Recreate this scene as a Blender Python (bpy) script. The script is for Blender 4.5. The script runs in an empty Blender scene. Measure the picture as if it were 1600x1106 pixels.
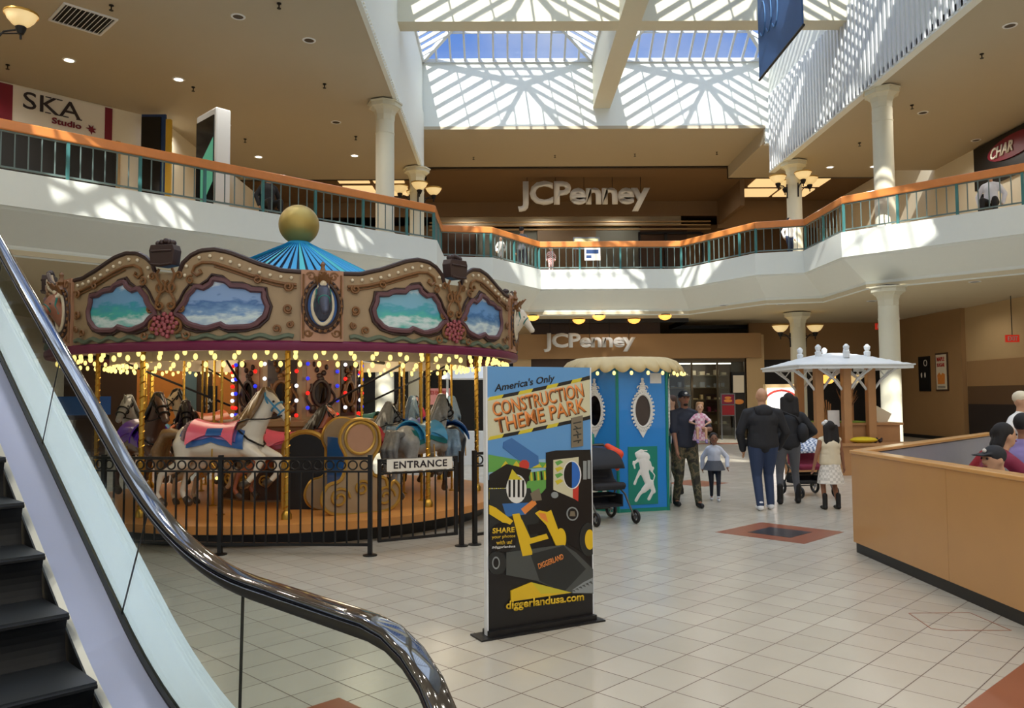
import bpy, bmesh, math, random
from mathutils import Vector, Matrix, Quaternion
random.seed(7)
SC = bpy.context.scene
COL = SC.collection
PI = math.pi
# ---------------------------------------------------------------- camera
F = 1252.0
def _cam():
    yv = Vector(((790-800)/F, -(620-553)/F, -1.0)).normalized()
    z = Vector((-0.007, 1.0, 0.0)); z.z = -z.dot(yv)/yv.z; z.normalize()
    x = yv.cross(z)
    m = Matrix((x, yv, z)).to_4x4()
    m.translation = Vector((0, 0, 1.65))
    cd = bpy.data.cameras.new('camera'); cd.sensor_width = 36; cd.sensor_fit = 'HORIZONTAL'
    cd.lens = F*36/1600; cd.clip_start = .05; cd.clip_end = 300
    c = bpy.data.objects.new('camera', cd); COL.objects.link(c); c.matrix_world = m
    SC.camera = c
_cam()
SC.view_settings.view_transform = 'Standard'; SC.view_settings.look = 'None'
SC.view_settings.gamma = 1; SC.view_settings.exposure = 0.0; SC.view_settings.use_curve_mapping = False

# ---------------------------------------------------------------- sky, sun
def _world():
    w = bpy.data.worlds.new('sky'); SC.world = w; w.use_nodes = True
    n = w.node_tree.nodes; l = w.node_tree.links; n.clear()
    tc = n.new('ShaderNodeTexCoord'); sep = n.new('ShaderNodeSeparateXYZ')
    l.new(tc.outputs['Generated'], sep.inputs[0])
    r = n.new('ShaderNodeValToRGB'); l.new(sep.outputs['Z'], r.inputs[0])
    e = r.color_ramp.elements; e[0].position = .05; e[0].color = (.62, .66, .70, 1); e[1].position = .45; e[1].color = (.10, .27, .78, 1)
    ns = n.new('ShaderNodeTexNoise'); ns.inputs['Scale'].default_value = 5; ns.inputs['Detail'].default_value = 6
    l.new(tc.outputs['Generated'], ns.inputs['Vector'])
    r2 = n.new('ShaderNodeValToRGB'); l.new(ns.outputs[0], r2.inputs[0])
    r2.color_ramp.elements[0].position = .5; r2.color_ramp.elements[1].position = .8
    r2.color_ramp.elements[1].color = (.6, .6, .6, 1)
    mx = n.new('ShaderNodeMixRGB'); l.new(r2.outputs[0], mx.inputs[0]); l.new(r.outputs[0], mx.inputs[1])
    mx.inputs[2].default_value = (.75, .8, .86, 1)
    bg = n.new('ShaderNodeBackground'); l.new(mx.outputs[0], bg.inputs[0]); bg.inputs[1].default_value = 1.0
    o = n.new('ShaderNodeOutputWorld'); l.new(bg.outputs[0], o.inputs[0])
_world()
def lamp(kind, name, loc, energy, color=(1, 1, 1), aim=None, **kw):
    d = bpy.data.lights.new(name, kind); d.energy = energy; d.color = color
    for k, v in kw.items(): setattr(d, k, v)
    o = bpy.data.objects.new(name, d); COL.objects.link(o); o.location = loc
    if aim is not None: o.rotation_euler = Vector(aim).to_track_quat('-Z', 'Y').to_euler()
    return o
SUN_DIR = (0.66, 3.3, -2.85)
lamp('SUN', 'sun', (0, 0, 30), 9.0, (1, .95, .86), SUN_DIR, angle=math.radians(.8))
lamp('SUN', 'sky_fill', (0, 0, 31), 5.0, (.80, .90, 1), (0, .25, -1), angle=math.radians(100))  # wide second sun added as fill for sky light through the glazing
LIGHTK = 1.3
# warm spots added on a grid to brighten the halls, apart from modelled downlights
LAMPS = []
for (x, y, z, w) in ([(x, y, 10.0, 105) for x in (-13.5, -10, -6.5) for y in (9, 14, 19, 24)] + [(-6.5, 28, 10, 105), (-4.2, 12, 10, 80), (-4.2, 20, 10, 80)]
        + [(x, y, 10.0, 105) for x in (11.8, 14.8) for y in (6, 11, 16, 21, 26)]
        + [(x, y, 10.0, 150) for x in (-9, -4.5, 0, 4.5, 9, 13) for y in (-6, -2, 1.8)]
        + [(x, y, 11.6, 60) for x in (-1, 3.5, 8) for y in (31, 33.5)] + [(x, 37.5, 11.55, 45) for x in (-5, 0, 4, 9, 13)] + [(x, 41.9, 11.55, 60) for x in (-2, 2, 6)] + [(7.7, 32.0, 3.0, 40)] + [(x, 29.4, 4.55, 80) for x in (-13.6, -11.0)] + [(-8, 29.0, 4.55, 40)]  # store recess and shop front spots added to brighten dim walls
        + [(x, y, 4.55, 34) for (x, y) in ((-8, 19.5), (-5, 23), (-4, 27), (0, 27.5), (4, 29.6), (8, 28), (11, 25), (12.5, 21.5), (14.4, 25.5), (14.3, 19), (-11, 16.5), (-9.5, 24), (-6.5, 28.5), (12, 29), (-13, 21))]):
    lamp('SPOT', 'hall_fill_spot', (x, y, z-.03), w*LIGHTK, (1, .935, .84), (0, 0, -1), spot_size=math.radians(165), spot_blend=.6, shadow_soft_size=.12)
    LAMPS.append((x, y, z))
for k in range(6):   # the light of the carousel's rows of bulbs
    lamp('POINT', 'bulb_light', (-3.05+2.0*math.cos(k*PI/3-.9), 11.8+2.0*math.sin(k*PI/3-.9), 2.12), 13, (1, .85, .6), shadow_soft_size=.3)

# ---------------------------------------------------------------- materials
def lin(c):
    return tuple(((v/255)/12.92 if v/255 <= .04045 else (((v/255)+.055)/1.055)**2.4) for v in c)
MATS = {}
def mat(name, rgb, rough=.6, metal=0, noise=0, nscale=8, bump=0, emit=0, coat=0, spec=.5, ecol=None):
    if name in MATS: return MATS[name]
    m = bpy.data.materials.new(name); m.use_nodes = True; MATS[name] = m
    n = m.node_tree.nodes; l = m.node_tree.links; b = n['Principled BSDF']
    c = lin(rgb); b.inputs['Roughness'].default_value = rough; b.inputs['Metallic'].default_value = metal
    b.inputs['Base Color'].default_value = (*c, 1); b.inputs['Coat Weight'].default_value = coat
    b.inputs['Specular IOR Level'].default_value = spec
    m.diffuse_color = (*c, 1)
    tc = n.new('ShaderNodeTexCoord')
    ns = n.new('ShaderNodeTexNoise'); ns.inputs['Scale'].default_value = nscale; ns.inputs['Detail'].default_value = 4
    l.new(tc.outputs['Object'], ns.inputs['Vector'])
    if noise:
        mx = n.new('ShaderNodeMixRGB'); l.new(ns.outputs[0], mx.inputs[0])
        mx.inputs[1].default_value = (*[v*(1-noise) for v in c], 1); mx.inputs[2].default_value = (*[min(1, v*(1+noise)) for v in c], 1)
        l.new(mx.outputs[0], b.inputs['Base Color'])
    if bump:
        bp = n.new('ShaderNodeBump'); bp.inputs['Strength'].default_value = bump; bp.inputs['Distance'].default_value = .01
        l.new(ns.outputs[0], bp.inputs['Height']); l.new(bp.outputs[0], b.inputs['Normal'])
    if emit:
        b.inputs['Emission Color'].default_value = (*lin(ecol or rgb), 1); b.inputs['Emission Strength'].default_value = emit
    return m
def glass_mat(name, tint, gloss=.04, rough=.02):
    m = bpy.data.materials.new(name); m.use_nodes = True; n = m.node_tree.nodes; l = m.node_tree.links; n.clear()
    t = n.new('ShaderNodeBsdfTransparent'); t.inputs[0].default_value = (*tint, 1)
    g = n.new('ShaderNodeBsdfGlossy'); g.inputs['Roughness'].default_value = rough
    f = n.new('ShaderNodeLayerWeight'); f.inputs[0].default_value = .5
    pw = mth(n, l, 'ADD', mth(n, l, 'MULTIPLY', mth(n, l, 'POWER', f.outputs['Facing'], 4.0), .7), gloss)
    mx = n.new('ShaderNodeMixShader'); l.new(pw, mx.inputs[0]); l.new(t.outputs[0], mx.inputs[1]); l.new(g.outputs[0], mx.inputs[2])
    o = n.new('ShaderNodeOutputMaterial'); l.new(mx.outputs[0], o.inputs[0]); MATS[name] = m
    return m
def nodes_mat(name, rough=.5, metal=0, coat=0):
    m = bpy.data.materials.new(name); m.use_nodes = True; MATS[name] = m
    n = m.node_tree.nodes; l = m.node_tree.links; b = n['Principled BSDF']
    b.inputs['Roughness'].default_value = rough; b.inputs['Metallic'].default_value = metal; b.inputs['Coat Weight'].default_value = coat
    return m, n, l, b
def mth(n, l, op, a, b=None):
    k = n.new('ShaderNodeMath'); k.operation = op
    for i, v in enumerate((a, b)):
        if v is None: continue
        if isinstance(v, (int, float)): k.inputs[i].default_value = v
        else: l.new(v, k.inputs[i])
    return k.outputs[0]

# ---------------------------------------------------------------- mesh builder
class MB:
    def __init__(s): s.v = []; s.f = []; s.m = []; s.cur = 0; s.X = Matrix.Identity(4)
    def at(s, loc=(0, 0, 0), rz=0, M=None):
        s.X = M if M is not None else Matrix.Translation(loc) @ Matrix.Rotation(rz, 4, 'Z'); return s
    def add(s, vs, fs):
        k = len(s.v); s.v += [tuple(s.X @ Vector(p)) for p in vs]
        for f in fs: s.f.append(tuple(i+k for i in f)); s.m.append(s.cur)
        return s
    def box(s, a, b):
        x0, y0, z0 = [min(a[i], b[i]) for i in range(3)]; x1, y1, z1 = [max(a[i], b[i]) for i in range(3)]
        return s.add([(x0, y0, z0), (x1, y0, z0), (x1, y1, z0), (x0, y1, z0), (x0, y0, z1), (x1, y0, z1), (x1, y1, z1), (x0, y1, z1)],
                     [(0, 3, 2, 1), (4, 5, 6, 7), (0, 1, 5, 4), (1, 2, 6, 5), (2, 3, 7, 6), (3, 0, 4, 7)])
    def cbox(s, c, sz, rot=None):
        h = [v/2 for v in sz]; R = (rot or Matrix.Identity(3)); C = Vector(c)
        vs = [tuple(C + R @ Vector((sx*h[0], sy*h[1], sz_*h[2]))) for sz_ in (-1, 1) for sx, sy in ((-1, -1), (1, -1), (1, 1), (-1, 1))]
        return s.add(vs, [(0, 3, 2, 1), (4, 5, 6, 7), (0, 1, 5, 4), (1, 2, 6, 5), (2, 3, 7, 6), (3, 0, 4, 7)])
    def bar(s, p, q, w, h=None, up=(0, 0, 1)):
        h = h or w; p = Vector(p); q = Vector(q); d = (q-p).normalized(); u = Vector(up)
        if abs(d.dot(u)) > .99: u = Vector((0, 1, 0))
        sx = d.cross(u).normalized(); uz = sx.cross(d)
        vs = [tuple(o + sx*w/2*a + uz*h/2*b) for o in (p, q) for a, b in ((-1, -1), (1, -1), (1, 1), (-1, 1))]
        return s.add(vs, [(0, 1, 2, 3), (7, 6, 5, 4), (0, 4, 5, 1), (1, 5, 6, 2), (2, 6, 7, 3), (3, 7, 4, 0)])
    def tube(s, path, r, n=10, cap=True, close=False, flat=1.0, up=(0, 0, 1), sq=1.0):
        P = [Vector(p) for p in path]; R = r if isinstance(r, (list, tuple)) else [r]*len(P)
        vs = []; N = len(P); prev = None
        for i, p in enumerate(P):
            if close: d = P[(i+1) % N]-P[i-1]
            else: d = P[min(i+1, N-1)]-P[max(i-1, 0)]
            if d.length < 1e-9: d = Vector((0, 0, 1))
            d.normalize()
            if prev is None:
                u = Vector(up)
                if abs(d.dot(u)) > .95: u = Vector((0, 1, 0)) if abs(d.y) < .9 else Vector((1, 0, 0))
                a = (u-d*d.dot(u)).normalized()
            else:
                a = (prev-d*d.dot(prev)).normalized()
            prev = a; b = d.cross(a)
            for k in range(n):
                t = 2*PI*k/n; c_, s_ = math.cos(t), math.sin(t)
                if sq != 1: c_ = math.copysign(abs(c_)**sq, c_); s_ = math.copysign(abs(s_)**sq, s_)
                vs.append(tuple(p + a*(R[i]*flat*c_) + b*(R[i]*s_)))
        fs = []
        M_ = N if close else N-1
        for i in range(M_):
            j = (i+1) % N
            for k in range(n): fs.append((i*n+k, i*n+(k+1) % n, j*n+(k+1) % n, j*n+k))
        if cap and not close:
            fs.append(tuple(range(n-1, -1, -1))); fs.append(tuple((N-1)*n+k for k in range(n)))
        return s.add(vs, fs)
    def cyl(s, p, q, r, r2=None, n=12): return s.tube([p, q], [r, r if r2 is None else r2], n)
    def lathe(s, prof, n=24, c=(0, 0, 0), sx=1, sy=1, caps=True):
        vs = []; fs = []
        for (r, z) in prof:
            for k in range(n):
                t = 2*PI*k/n; vs.append((c[0]+r*sx*math.cos(t), c[1]+r*sy*math.sin(t), c[2]+z))
        for i in range(len(prof)-1):
            for k in range(n): fs.append((i*n+k, i*n+(k+1) % n, (i+1)*n+(k+1) % n, (i+1)*n+k))
        if caps: fs.append(tuple(range(n-1, -1, -1))); fs.append(tuple((len(prof)-1)*n+k for k in range(n)))
        else:
            j = (len(prof)-1)*n
            for k in range(n): fs.append((j+k, j+(k+1) % n, (k+1) % n, k))
        return s.add(vs, fs)
    def ell(s, c, r, n=12, m=8, rot=None):
        R = rot or Matrix.Identity(3); C = Vector(c); vs = []; fs = []
        if isinstance(r, (int, float)): r = (r, r, r)
        for i in range(1, m):
            ph = PI*i/m
            for k in range(n):
                t = 2*PI*k/n
                vs.append(tuple(C + R @ Vector((r[0]*math.sin(ph)*math.cos(t), r[1]*math.sin(ph)*math.sin(t), r[2]*math.cos(ph)))))
        a = len(vs); vs.append(tuple(C+R @ Vector((0, 0, r[2])))); vs.append(tuple(C+R @ Vector((0, 0, -r[2]))))
        for i in range(m-2):
            for k in range(n): fs.append((i*n+k, (i+1)*n+k, (i+1)*n+(k+1) % n, i*n+(k+1) % n))
        for k in range(n):
            fs.append((a, k, (k+1) % n)); fs.append((a+1, (m-2)*n+(k+1) % n, (m-2)*n+k))
        return s.add(vs, fs)
    def cap(s, p, r0, q, r1, n=12):   # capsule with two radii
        p = Vector(p); q = Vector(q); d = (q-p); L = d.length
        if L < 1e-6: return s.ell(p, max(r0, r1), n)
        d.normalize(); pts = []; rr = []
        for a in (-80, -50, -20): pts.append(p+d*r0*math.sin(math.radians(a))); rr.append(r0*math.cos(math.radians(a)))
        pts.append(p); rr.append(r0); pts.append(q); rr.append(r1)
        for a in (20, 50, 80): pts.append(q+d*r1*math.sin(math.radians(a))); rr.append(r1*math.cos(math.radians(a)))
        return s.tube(pts, rr, n)
    def prism(s, poly, d0, d1, M=None):   # poly in local (x,z); extruded along local y from d0 to d1
        n = len(poly)
        vs = [(x, d0, z) for x, z in poly]+[(x, d1, z) for x, z in poly]
        if M is not None: vs = [tuple(M @ Vector(p)) for p in vs]
        fs = [tuple(range(n)), tuple(range(2*n-1, n-1, -1))]+[(i, i+n, (i+1) % n+n, (i+1) % n) for i in range(n)]
        return s.add(vs, fs)
    def hprism(s, poly, z0, z1):   # poly in (x,y)
        n = len(poly)
        vs = [(x, y, z0) for x, y in poly]+[(x, y, z1) for x, y in poly]
        return s.add(vs, [tuple(range(n-1, -1, -1)), tuple(range(n, 2*n))]+[(i, (i+1) % n, (i+1) % n+n, i+n) for i in range(n)])
    def build(s, name, m=None, parent=None, smooth=False, loc=None, bevel=0, fix=True, rz=0):
        me = bpy.data.meshes.new(name)
        bm = bmesh.new(); bv = [bm.verts.new(p) for p in s.v]
        for f, mi in zip(s.f, s.m):
            try: q = bm.faces.new([bv[i] for i in f]); q.material_index = mi; q.smooth = smooth
            except ValueError: pass
        if fix: bmesh.ops.recalc_face_normals(bm, faces=bm.faces[:])
        bm.to_mesh(me); bm.free()
        ms = m if isinstance(m, (list, tuple)) else [m]
        for k in ms: me.materials.append(MATS[k] if isinstance(k, str) else k)
        o = bpy.data.objects.new(name, me); COL.objects.link(o)
        if loc is not None: o.location = loc
        if rz: o.rotation_euler.z = rz
        if parent is not None: o.parent = parent
        if bevel:
            b = o.modifiers.new('bevel', 'BEVEL'); b.width = bevel; b.segments = 2; b.limit_method = 'ANGLE'
        if smooth:
            try: me.set_sharp_from_angle(angle=math.radians(40))
            except Exception: pass
        return o
def blob(mb, name, m, parent=None, voxel=.014, smooth=4):
    """fuse the closed shapes of mb into one continuous surface"""
    o = mb.build(name, m, None)
    r = o.modifiers.new('r', 'REMESH'); r.mode = 'VOXEL'; r.voxel_size = voxel; r.use_smooth_shade = True
    if smooth:
        q = o.modifiers.new('s', 'SMOOTH'); q.factor = .5; q.iterations = smooth
    dg = bpy.context.evaluated_depsgraph_get(); dg.update()
    me = bpy.data.meshes.new_from_object(o.evaluated_get(dg)); me.name = name
    o.modifiers.clear(); old = o.data; o.data = me; bpy.data.meshes.remove(old)
    if not me.materials: me.materials.append(MATS[m] if isinstance(m, str) else m)
    for p in me.polygons: p.use_smooth = True
    if parent is not None: o.parent = parent
    return o
def tag(o, label=None, cat=None, group=None, kind=None):
    if label: o['label'] = label
    if cat: o['category'] = cat
    if group: o['group'] = group
    if kind: o['kind'] = kind
    return o
def thing(name, label, cat, loc=(0, 0, 0), rz=0, group=None):
    o = bpy.data.objects.new(name, None); COL.objects.link(o); o.location = loc; o.rotation_euler.z = rz
    o.empty_display_size = .1
    return tag(o, label, cat, group)
def struct(o): o['kind'] = 'structure'; return o
def kids(o): return [c for c in o.children]
def copy_tree(o, loc=None, rz=None, label=None, parent=None):
    c = o.copy(); COL.objects.link(c)
    if parent is not None: c.parent = parent
    for ch in kids(o): copy_tree(ch, parent=c)
    if loc is not None: c.location = loc
    if rz is not None: c.rotation_euler.z = rz
    if label: c['label'] = label
    return c
def text(name, s, m, width, height, M, parent=None, depth=.01, fontbold=0, shear=0, spacing=1.0):
    """lettering fitted into width x height, standing in local x/z, front towards -y, lower-left at origin of M"""
    cu = bpy.data.curves.new(name, 'FONT'); cu.body = s; cu.size = 1; cu.extrude = 0; cu.offset = fontbold; cu.shear = shear
    cu.space_character = spacing; cu.resolution_u = 3
    t = bpy.data.objects.new(name, cu); COL.objects.link(t)
    dg = bpy.context.evaluated_depsgraph_get(); dg.update()
    me = bpy.data.meshes.new_from_object(t.evaluated_get(dg)); COL.objects.unlink(t); bpy.data.objects.remove(t)
    xs = [v.co.x for v in me.vertices]; ys = [v.co.y for v in me.vertices]
    x0, x1, y0, y1 = min(xs), max(xs), min(ys), max(ys)
    bm = bmesh.new(); bm.from_mesh(me)
    for v in bm.verts: v.co = Vector(((v.co.x-x0)/(x1-x0)*width, 0, (v.co.y-y0)/(y1-y0)*height))
    r = bmesh.ops.extrude_face_region(bm, geom=bm.faces[:])
    for g in r['geom']:
        if isinstance(g, bmesh.types.BMVert): g.co.y -= depth
    bmesh.ops.recalc_face_normals(bm, faces=bm.faces[:])
    bm.transform(M); bm.to_mesh(me); bm.free(); me.name = name
    me.materials.clear(); me.materials.append(MATS[m] if isinstance(m, str) else m)
    o = bpy.data.objects.new(name, me); COL.objects.link(o)
    if parent is not None: o.parent = parent
    return o
def plane_M(p, q, z=None):
    """frame whose x runs from p to q horizontally, z up, origin at p (front is local -y)"""
    p = Vector(p); q = Vector(q); x = (q-p); x.z = 0; x.normalize(); z_ = Vector((0, 0, 1)); y = z_.cross(x)
    M = Matrix((x, y, z_)).transposed().to_4x4(); M.translation = p
    return M
# ================================================================ MATERIALS OF THE SETTING
mat('cream_wall', (226, 218, 196), .7, noise=.02)
mat('white_fascia', (228, 232, 226), .65, noise=.015)
mat('ceiling_paint', (180, 170, 148), .85, noise=.02, nscale=1)
mat('low_ceiling_paint', (205, 192, 162), .8, noise=.02, nscale=1)
mat('brown_ceiling', (116, 91, 62), .8, noise=.05, nscale=1)
mat('tan_panel', (194, 165, 120), .6, noise=.04, nscale=2)
mat('orange_wood', (214, 130, 52), .45, noise=.12, nscale=4)
mat('dark_wood', (74, 50, 32), .5, noise=.1)
mat('dark_void', (16, 14, 13), .5)
mat('black_trim', (20, 18, 18), .4)
mat('dark_glass', (22, 22, 22), .12)
mat('oak_rail', (214, 132, 66), .35, noise=.14, nscale=5, coat=.3)
mat('teal_paint', (62, 118, 118), .4)
mat('grey_paint', (100, 118, 116), .4)
mat('white_metal', (225, 228, 230), .35)
mat('column_paint', (212, 208, 186), .6, noise=.02)
glass_mat('skylight_glass', (.94, .96, .97))
glass_mat('panel_glass', (.90, .94, .92))
mat('brass', (205, 160, 70), .28, metal=1)
mat('gold_paint', (190, 150, 70), .35, metal=.6)
mat('steel', (150, 155, 165), .3, metal=1)
def floor_mat():
    m, n, l, b = nodes_mat('floor_tiles', .22)
    tc = n.new('ShaderNodeTexCoord'); mp = n.new('ShaderNodeMapping'); l.new(tc.outputs['Object'], mp.inputs[0])
    mp.inputs['Rotation'].default_value = (0, 0, math.radians(-45))
    sp = n.new('ShaderNodeSeparateXYZ'); l.new(mp.outputs[0], sp.inputs[0])
    T = .302
    def line(o, off):
        t = mth(n, l, 'ADD', o, -off+T*200); t = mth(n, l, 'DIVIDE', t, T); fr = mth(n, l, 'FRACT', t)
        a = mth(n, l, 'ABSOLUTE', mth(n, l, 'SUBTRACT', fr, .5))
        return mth(n, l, 'GREATER_THAN', a, .5-.011), mth(n, l, 'FLOOR', t)
    gx, ix = line(sp.outputs[0], 3.58); gy, iy = line(sp.outputs[1], 3.17)
    g = mth(n, l, 'MAXIMUM', gx, gy)
    cb = n.new('ShaderNodeCombineXYZ'); l.new(ix, cb.inputs[0]); l.new(iy, cb.inputs[1])
    wn = n.new('ShaderNodeTexWhiteNoise'); l.new(cb.outputs[0], wn.inputs[0])
    ns = n.new('ShaderNodeTexNoise'); ns.inputs['Scale'].default_value = 3.0; ns.inputs['Detail'].default_value = 6; l.new(tc.outputs['Object'], ns.inputs[0])
    v = mth(n, l, 'ADD', mth(n, l, 'MULTIPLY', wn.outputs[0], .6), mth(n, l, 'MULTIPLY', ns.outputs[0], .4))
    r = n.new('ShaderNodeMixRGB'); l.new(v, r.inputs[0]); r.inputs[1].default_value = (*lin((188, 181, 165)), 1); r.inputs[2].default_value = (*lin((201, 194, 178)), 1)
    r3 = n.new('ShaderNodeMixRGB'); l.new(g, r3.inputs[0]); l.new(r.outputs[0], r3.inputs[1]); r3.inputs[2].default_value = (*lin((96, 78, 62)), 1)
    l.new(r3.outputs[0], b.inputs['Base Color'])
    rr = mth(n, l, 'ADD', mth(n, l, 'MULTIPLY', g, .4), mth(n, l, 'ADD', mth(n, l, 'MULTIPLY', ns.outputs[0], .12), .16)); l.new(rr, b.inputs['Roughness'])
    return m
floor_mat()
def slat_mat():
    m, n, l, b = nodes_mat('slatted_white', .5)
    b.inputs['Base Color'].default_value = (*lin((228, 228, 226)), 1)
    return m
slat_mat()

# ================================================================ SHELL
struct(MB().box((-20, -14, -.3), (20, 48, 0)).build('floor', 'floor_tiles'))
SLAB = [(-16.9, 3.0), (-10.2, 9.65), (-8.65, 11.2), (-8.9, 11.6), (-11.0, 13.0), (-11.0, 14.1), (-9.9, 15.2), (-1.95, 22.6), (-1.95, 25.2), (-.4, 25.5), (1.25, 28.0), (6.2, 28.0), (7.9, 25.0), (9.3, 24.6), (9.3, 21.8), (12.3, 18.7), (16.4, 14.6)]
OUT = [(17, 14.6), (17, 46), (-17, 46), (-17, 3.0)]
def off_poly(pl, d):   # offset to the left side of the direction of travel
    r = []
    for i, p in enumerate(pl):
        p = Vector(p); a = Vector(pl[max(i-1, 0)]); c = Vector(pl[min(i+1, len(pl)-1)])
        d1 = (p-a).normalized() if i else None; d2 = (c-p).normalized() if i < len(pl)-1 else None
        n1 = Vector((-d1.y, d1.x)) if d1 else None; n2 = Vector((-d2.y, d2.x)) if d2 else None
        if n1 is None: q = p+n2*d
        elif n2 is None: q = p+n1*d
        else:
            m_ = (n1+n2).normalized(); q = p+m_*d/max(.4, m_.dot(n1))
        r.append((q.x, q.y))
    return r
ZS = 6.05; ZL = 4.60
IN = off_poly(SLAB, .75)
struct(MB().hprism(SLAB+OUT, ZS-.15, ZS).build('floor_upper', 'tan_panel'))
struct(MB().hprism(IN+OUT, ZL, ZL+.1).build('ceiling_lower', 'low_ceiling_paint'))
def fascia():
    b = MB(); n = len(SLAB); A = off_poly(SLAB, -.03)
    rows = [[(x, y, ZS+.06) for x, y in off_poly(SLAB, .12)], [(x, y, ZS+.06) for x, y in A], [(x, y, 5.42) for x, y in A], [(x, y, 5.42) for x, y in off_poly(SLAB, .02)], [(x, y, 5.36) for x, y in off_poly(SLAB, .04)],
            [(x, y, 4.78) for x, y in IN], [(x, y, 4.74) for x, y in IN], [(x, y, 4.56) for x, y in off_poly(SLAB, .80)]]
    vs = [p for r in rows for p in r]
    b.add(vs, [(i*n+k, i*n+k+1, (i+1)*n+k+1, (i+1)*n+k) for i in range(len(rows)-1) for k in range(n-1)])
    return b.build('trim_1', 'white_fascia')
struct(fascia())
# upper ceiling, well walls
ZC = 10.05; ZW = 14.3; XL, XR, YF = -3.05, 10.0, 29.6
c = MB()
for (y0, y1, xs) in ((-14, 8, ((-17, XL),)), (8, 10.2, ((-17, -6.8),)), (10.2, 13, ((-17, -10.2), (-8, -6.8))), (13, 13.2, ((-17, -6.8),)), (13.2, 14.2, ((-17, XL),)), (14.2, 16.2, ((-17, -5.4), (-4.1, XL))), (16.2, YF, ((-17, XL),))):
    for x0, x1 in xs: c.box((x0, y0, ZC), (x1, y1, ZC+.2))
c.box((XR, -14, ZC), (17, YF, ZC+.2)); c.box((XL, -14, ZC), (XR, 3.2, ZC+.2))
struct(c.build('ceiling_upper', 'ceiling_paint'))
c = MB(); c.box((-3.4, YF-.01, 11.68), (9.85, 34.5, 11.8)); c.box((9.85, YF+.03, 11.15), (17, 34.5, 11.25)); c.box((-17, YF+.03, 11.15), (-3.4, 34.5, 11.25))
c.box((9.8, YF+.03, 11.15), (9.85, 34.5, 11.8)); c.box((-3.45, YF+.03, 11.15), (-3.4, 34.5, 11.8))
struct(c.build('ceiling_vestibule', 'ceiling_paint'))
# left well wall: plain; its lower band stands a little proud with a dotted edge
w = MB(); w.box((XL-.2, 3.2, ZC+.2), (XL, YF, ZW)); w.box((XL-.06, 13.2, ZC-.03), (XL+.05, YF, 12.3))
struct(w.build('wall_left_well', 'white_fascia'))
w = MB(); w.box((XR, 3.2, ZC-.02), (XR+.2, YF+.1, ZW)); w.box((XR-.02, 3.2, ZC-.05), (XR+.2, YF+.1, ZC+.02))
struct(w.build('wall_right_well', 'white_fascia'))
w = MB()
y = 3.3
while y < YF-.05:
    w.box((XR-.05, y, ZC), (XR+.0, y+.09, ZW-1.4)); y += .24
struct(w.build('trim_2', 'white_metal'))
struct(MB().box((XL-.25, YF, 11.7), (XR+.25, YF+.25, ZW)).build('wall_far_well', 'white_fascia'))
struct(MB().box((XL-.25, 3.0, ZC), (XR+.25, 3.2, ZW)).build('wall_near_well', 'white_fascia'))
w = MB()
y = 3.3
while y < YF:
    w.ell((XL+.07, y, ZC+.03), .028, 6, 4); y += .16
struct(w.build('trim_3', mat('pale_beads', (235, 232, 215), .4)))
# beams: one along the court, cross beams between the glazed bays
b = MB(); b.box((3.36, 3.2, 12.47), (4.0, YF, ZW+.06))
for yb in (9.3, 15.95, 22.6): b.box((XL, yb, 12.48), (XR, yb+.62, ZW+.05))
struct(b.build('ceiling_beam', 'column_paint'))
# glazed pyramids
mat('skylight_bar', (205, 210, 214), .4)
def skylight(i, x0, x1, y0, y1, z=ZW, h=1.85, nb=11):
    cx, cy = (x0+x1)/2, (y0+y1)/2
    f = MB(); ap = Vector((cx, cy, z+h)); C = [Vector(p) for p in ((x0, y0, z), (x1, y0, z), (x1, y1, z), (x0, y1, z))]
    for k in range(4):
        a, b_ = C[k], C[(k+1) % 4]
        f.bar(a, b_, .14, .14); f.bar(a, ap, .13, .16)
        for j in range(1, nb+1):
            t = j/(nb+1); p = a.lerp(b_, t); s = 1-abs(2*t-1)   # rafters run up to the hip
            mid = a.lerp(b_, .5); top = p+(ap-mid)*s
            f.bar(p, top, .07, .12)
        for s in (.33, .66): f.bar(a.lerp(ap, s), b_.lerp(ap, s), .05, .07)
    r = struct(MB().build('window_%d' % i, 'skylight_bar')) if 0 else None
    o = f.build('window_%d' % i, 'skylight_bar'); struct(o)
    g = MB(); g.add([tuple(p+Vector((0, 0, .08))) for p in C+[ap]], [(0, 1, 4), (1, 2, 4), (2, 3, 4), (3, 0, 4)])
    g.build('pane', 'skylight_glass', o)
i = 1
for (y0, y1) in ((23.22, 29.6), (16.57, 22.6), (9.92, 15.95), (3.2, 9.3)):
    for (x0, x1) in ((XL, 3.36), (4.0, XR)): skylight(i, x0, x1, y0, y1); i += 1
skylight(9, -6.8, XL-.2, 8, 13.2, ZC+.25, .9, 5); skylight(10, -10.2, -8.0, 10.2, 13, ZC+.25, .5, 3); skylight(11, -5.4, -4.1, 14.2, 16.2, ZC+.25, .3, 2)
struct(MB().box((9.84, YF-.005, 11.1), (XR+.25, YF+.25, 11.75)).build('wall_far_corner', 'white_fascia'))
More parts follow.
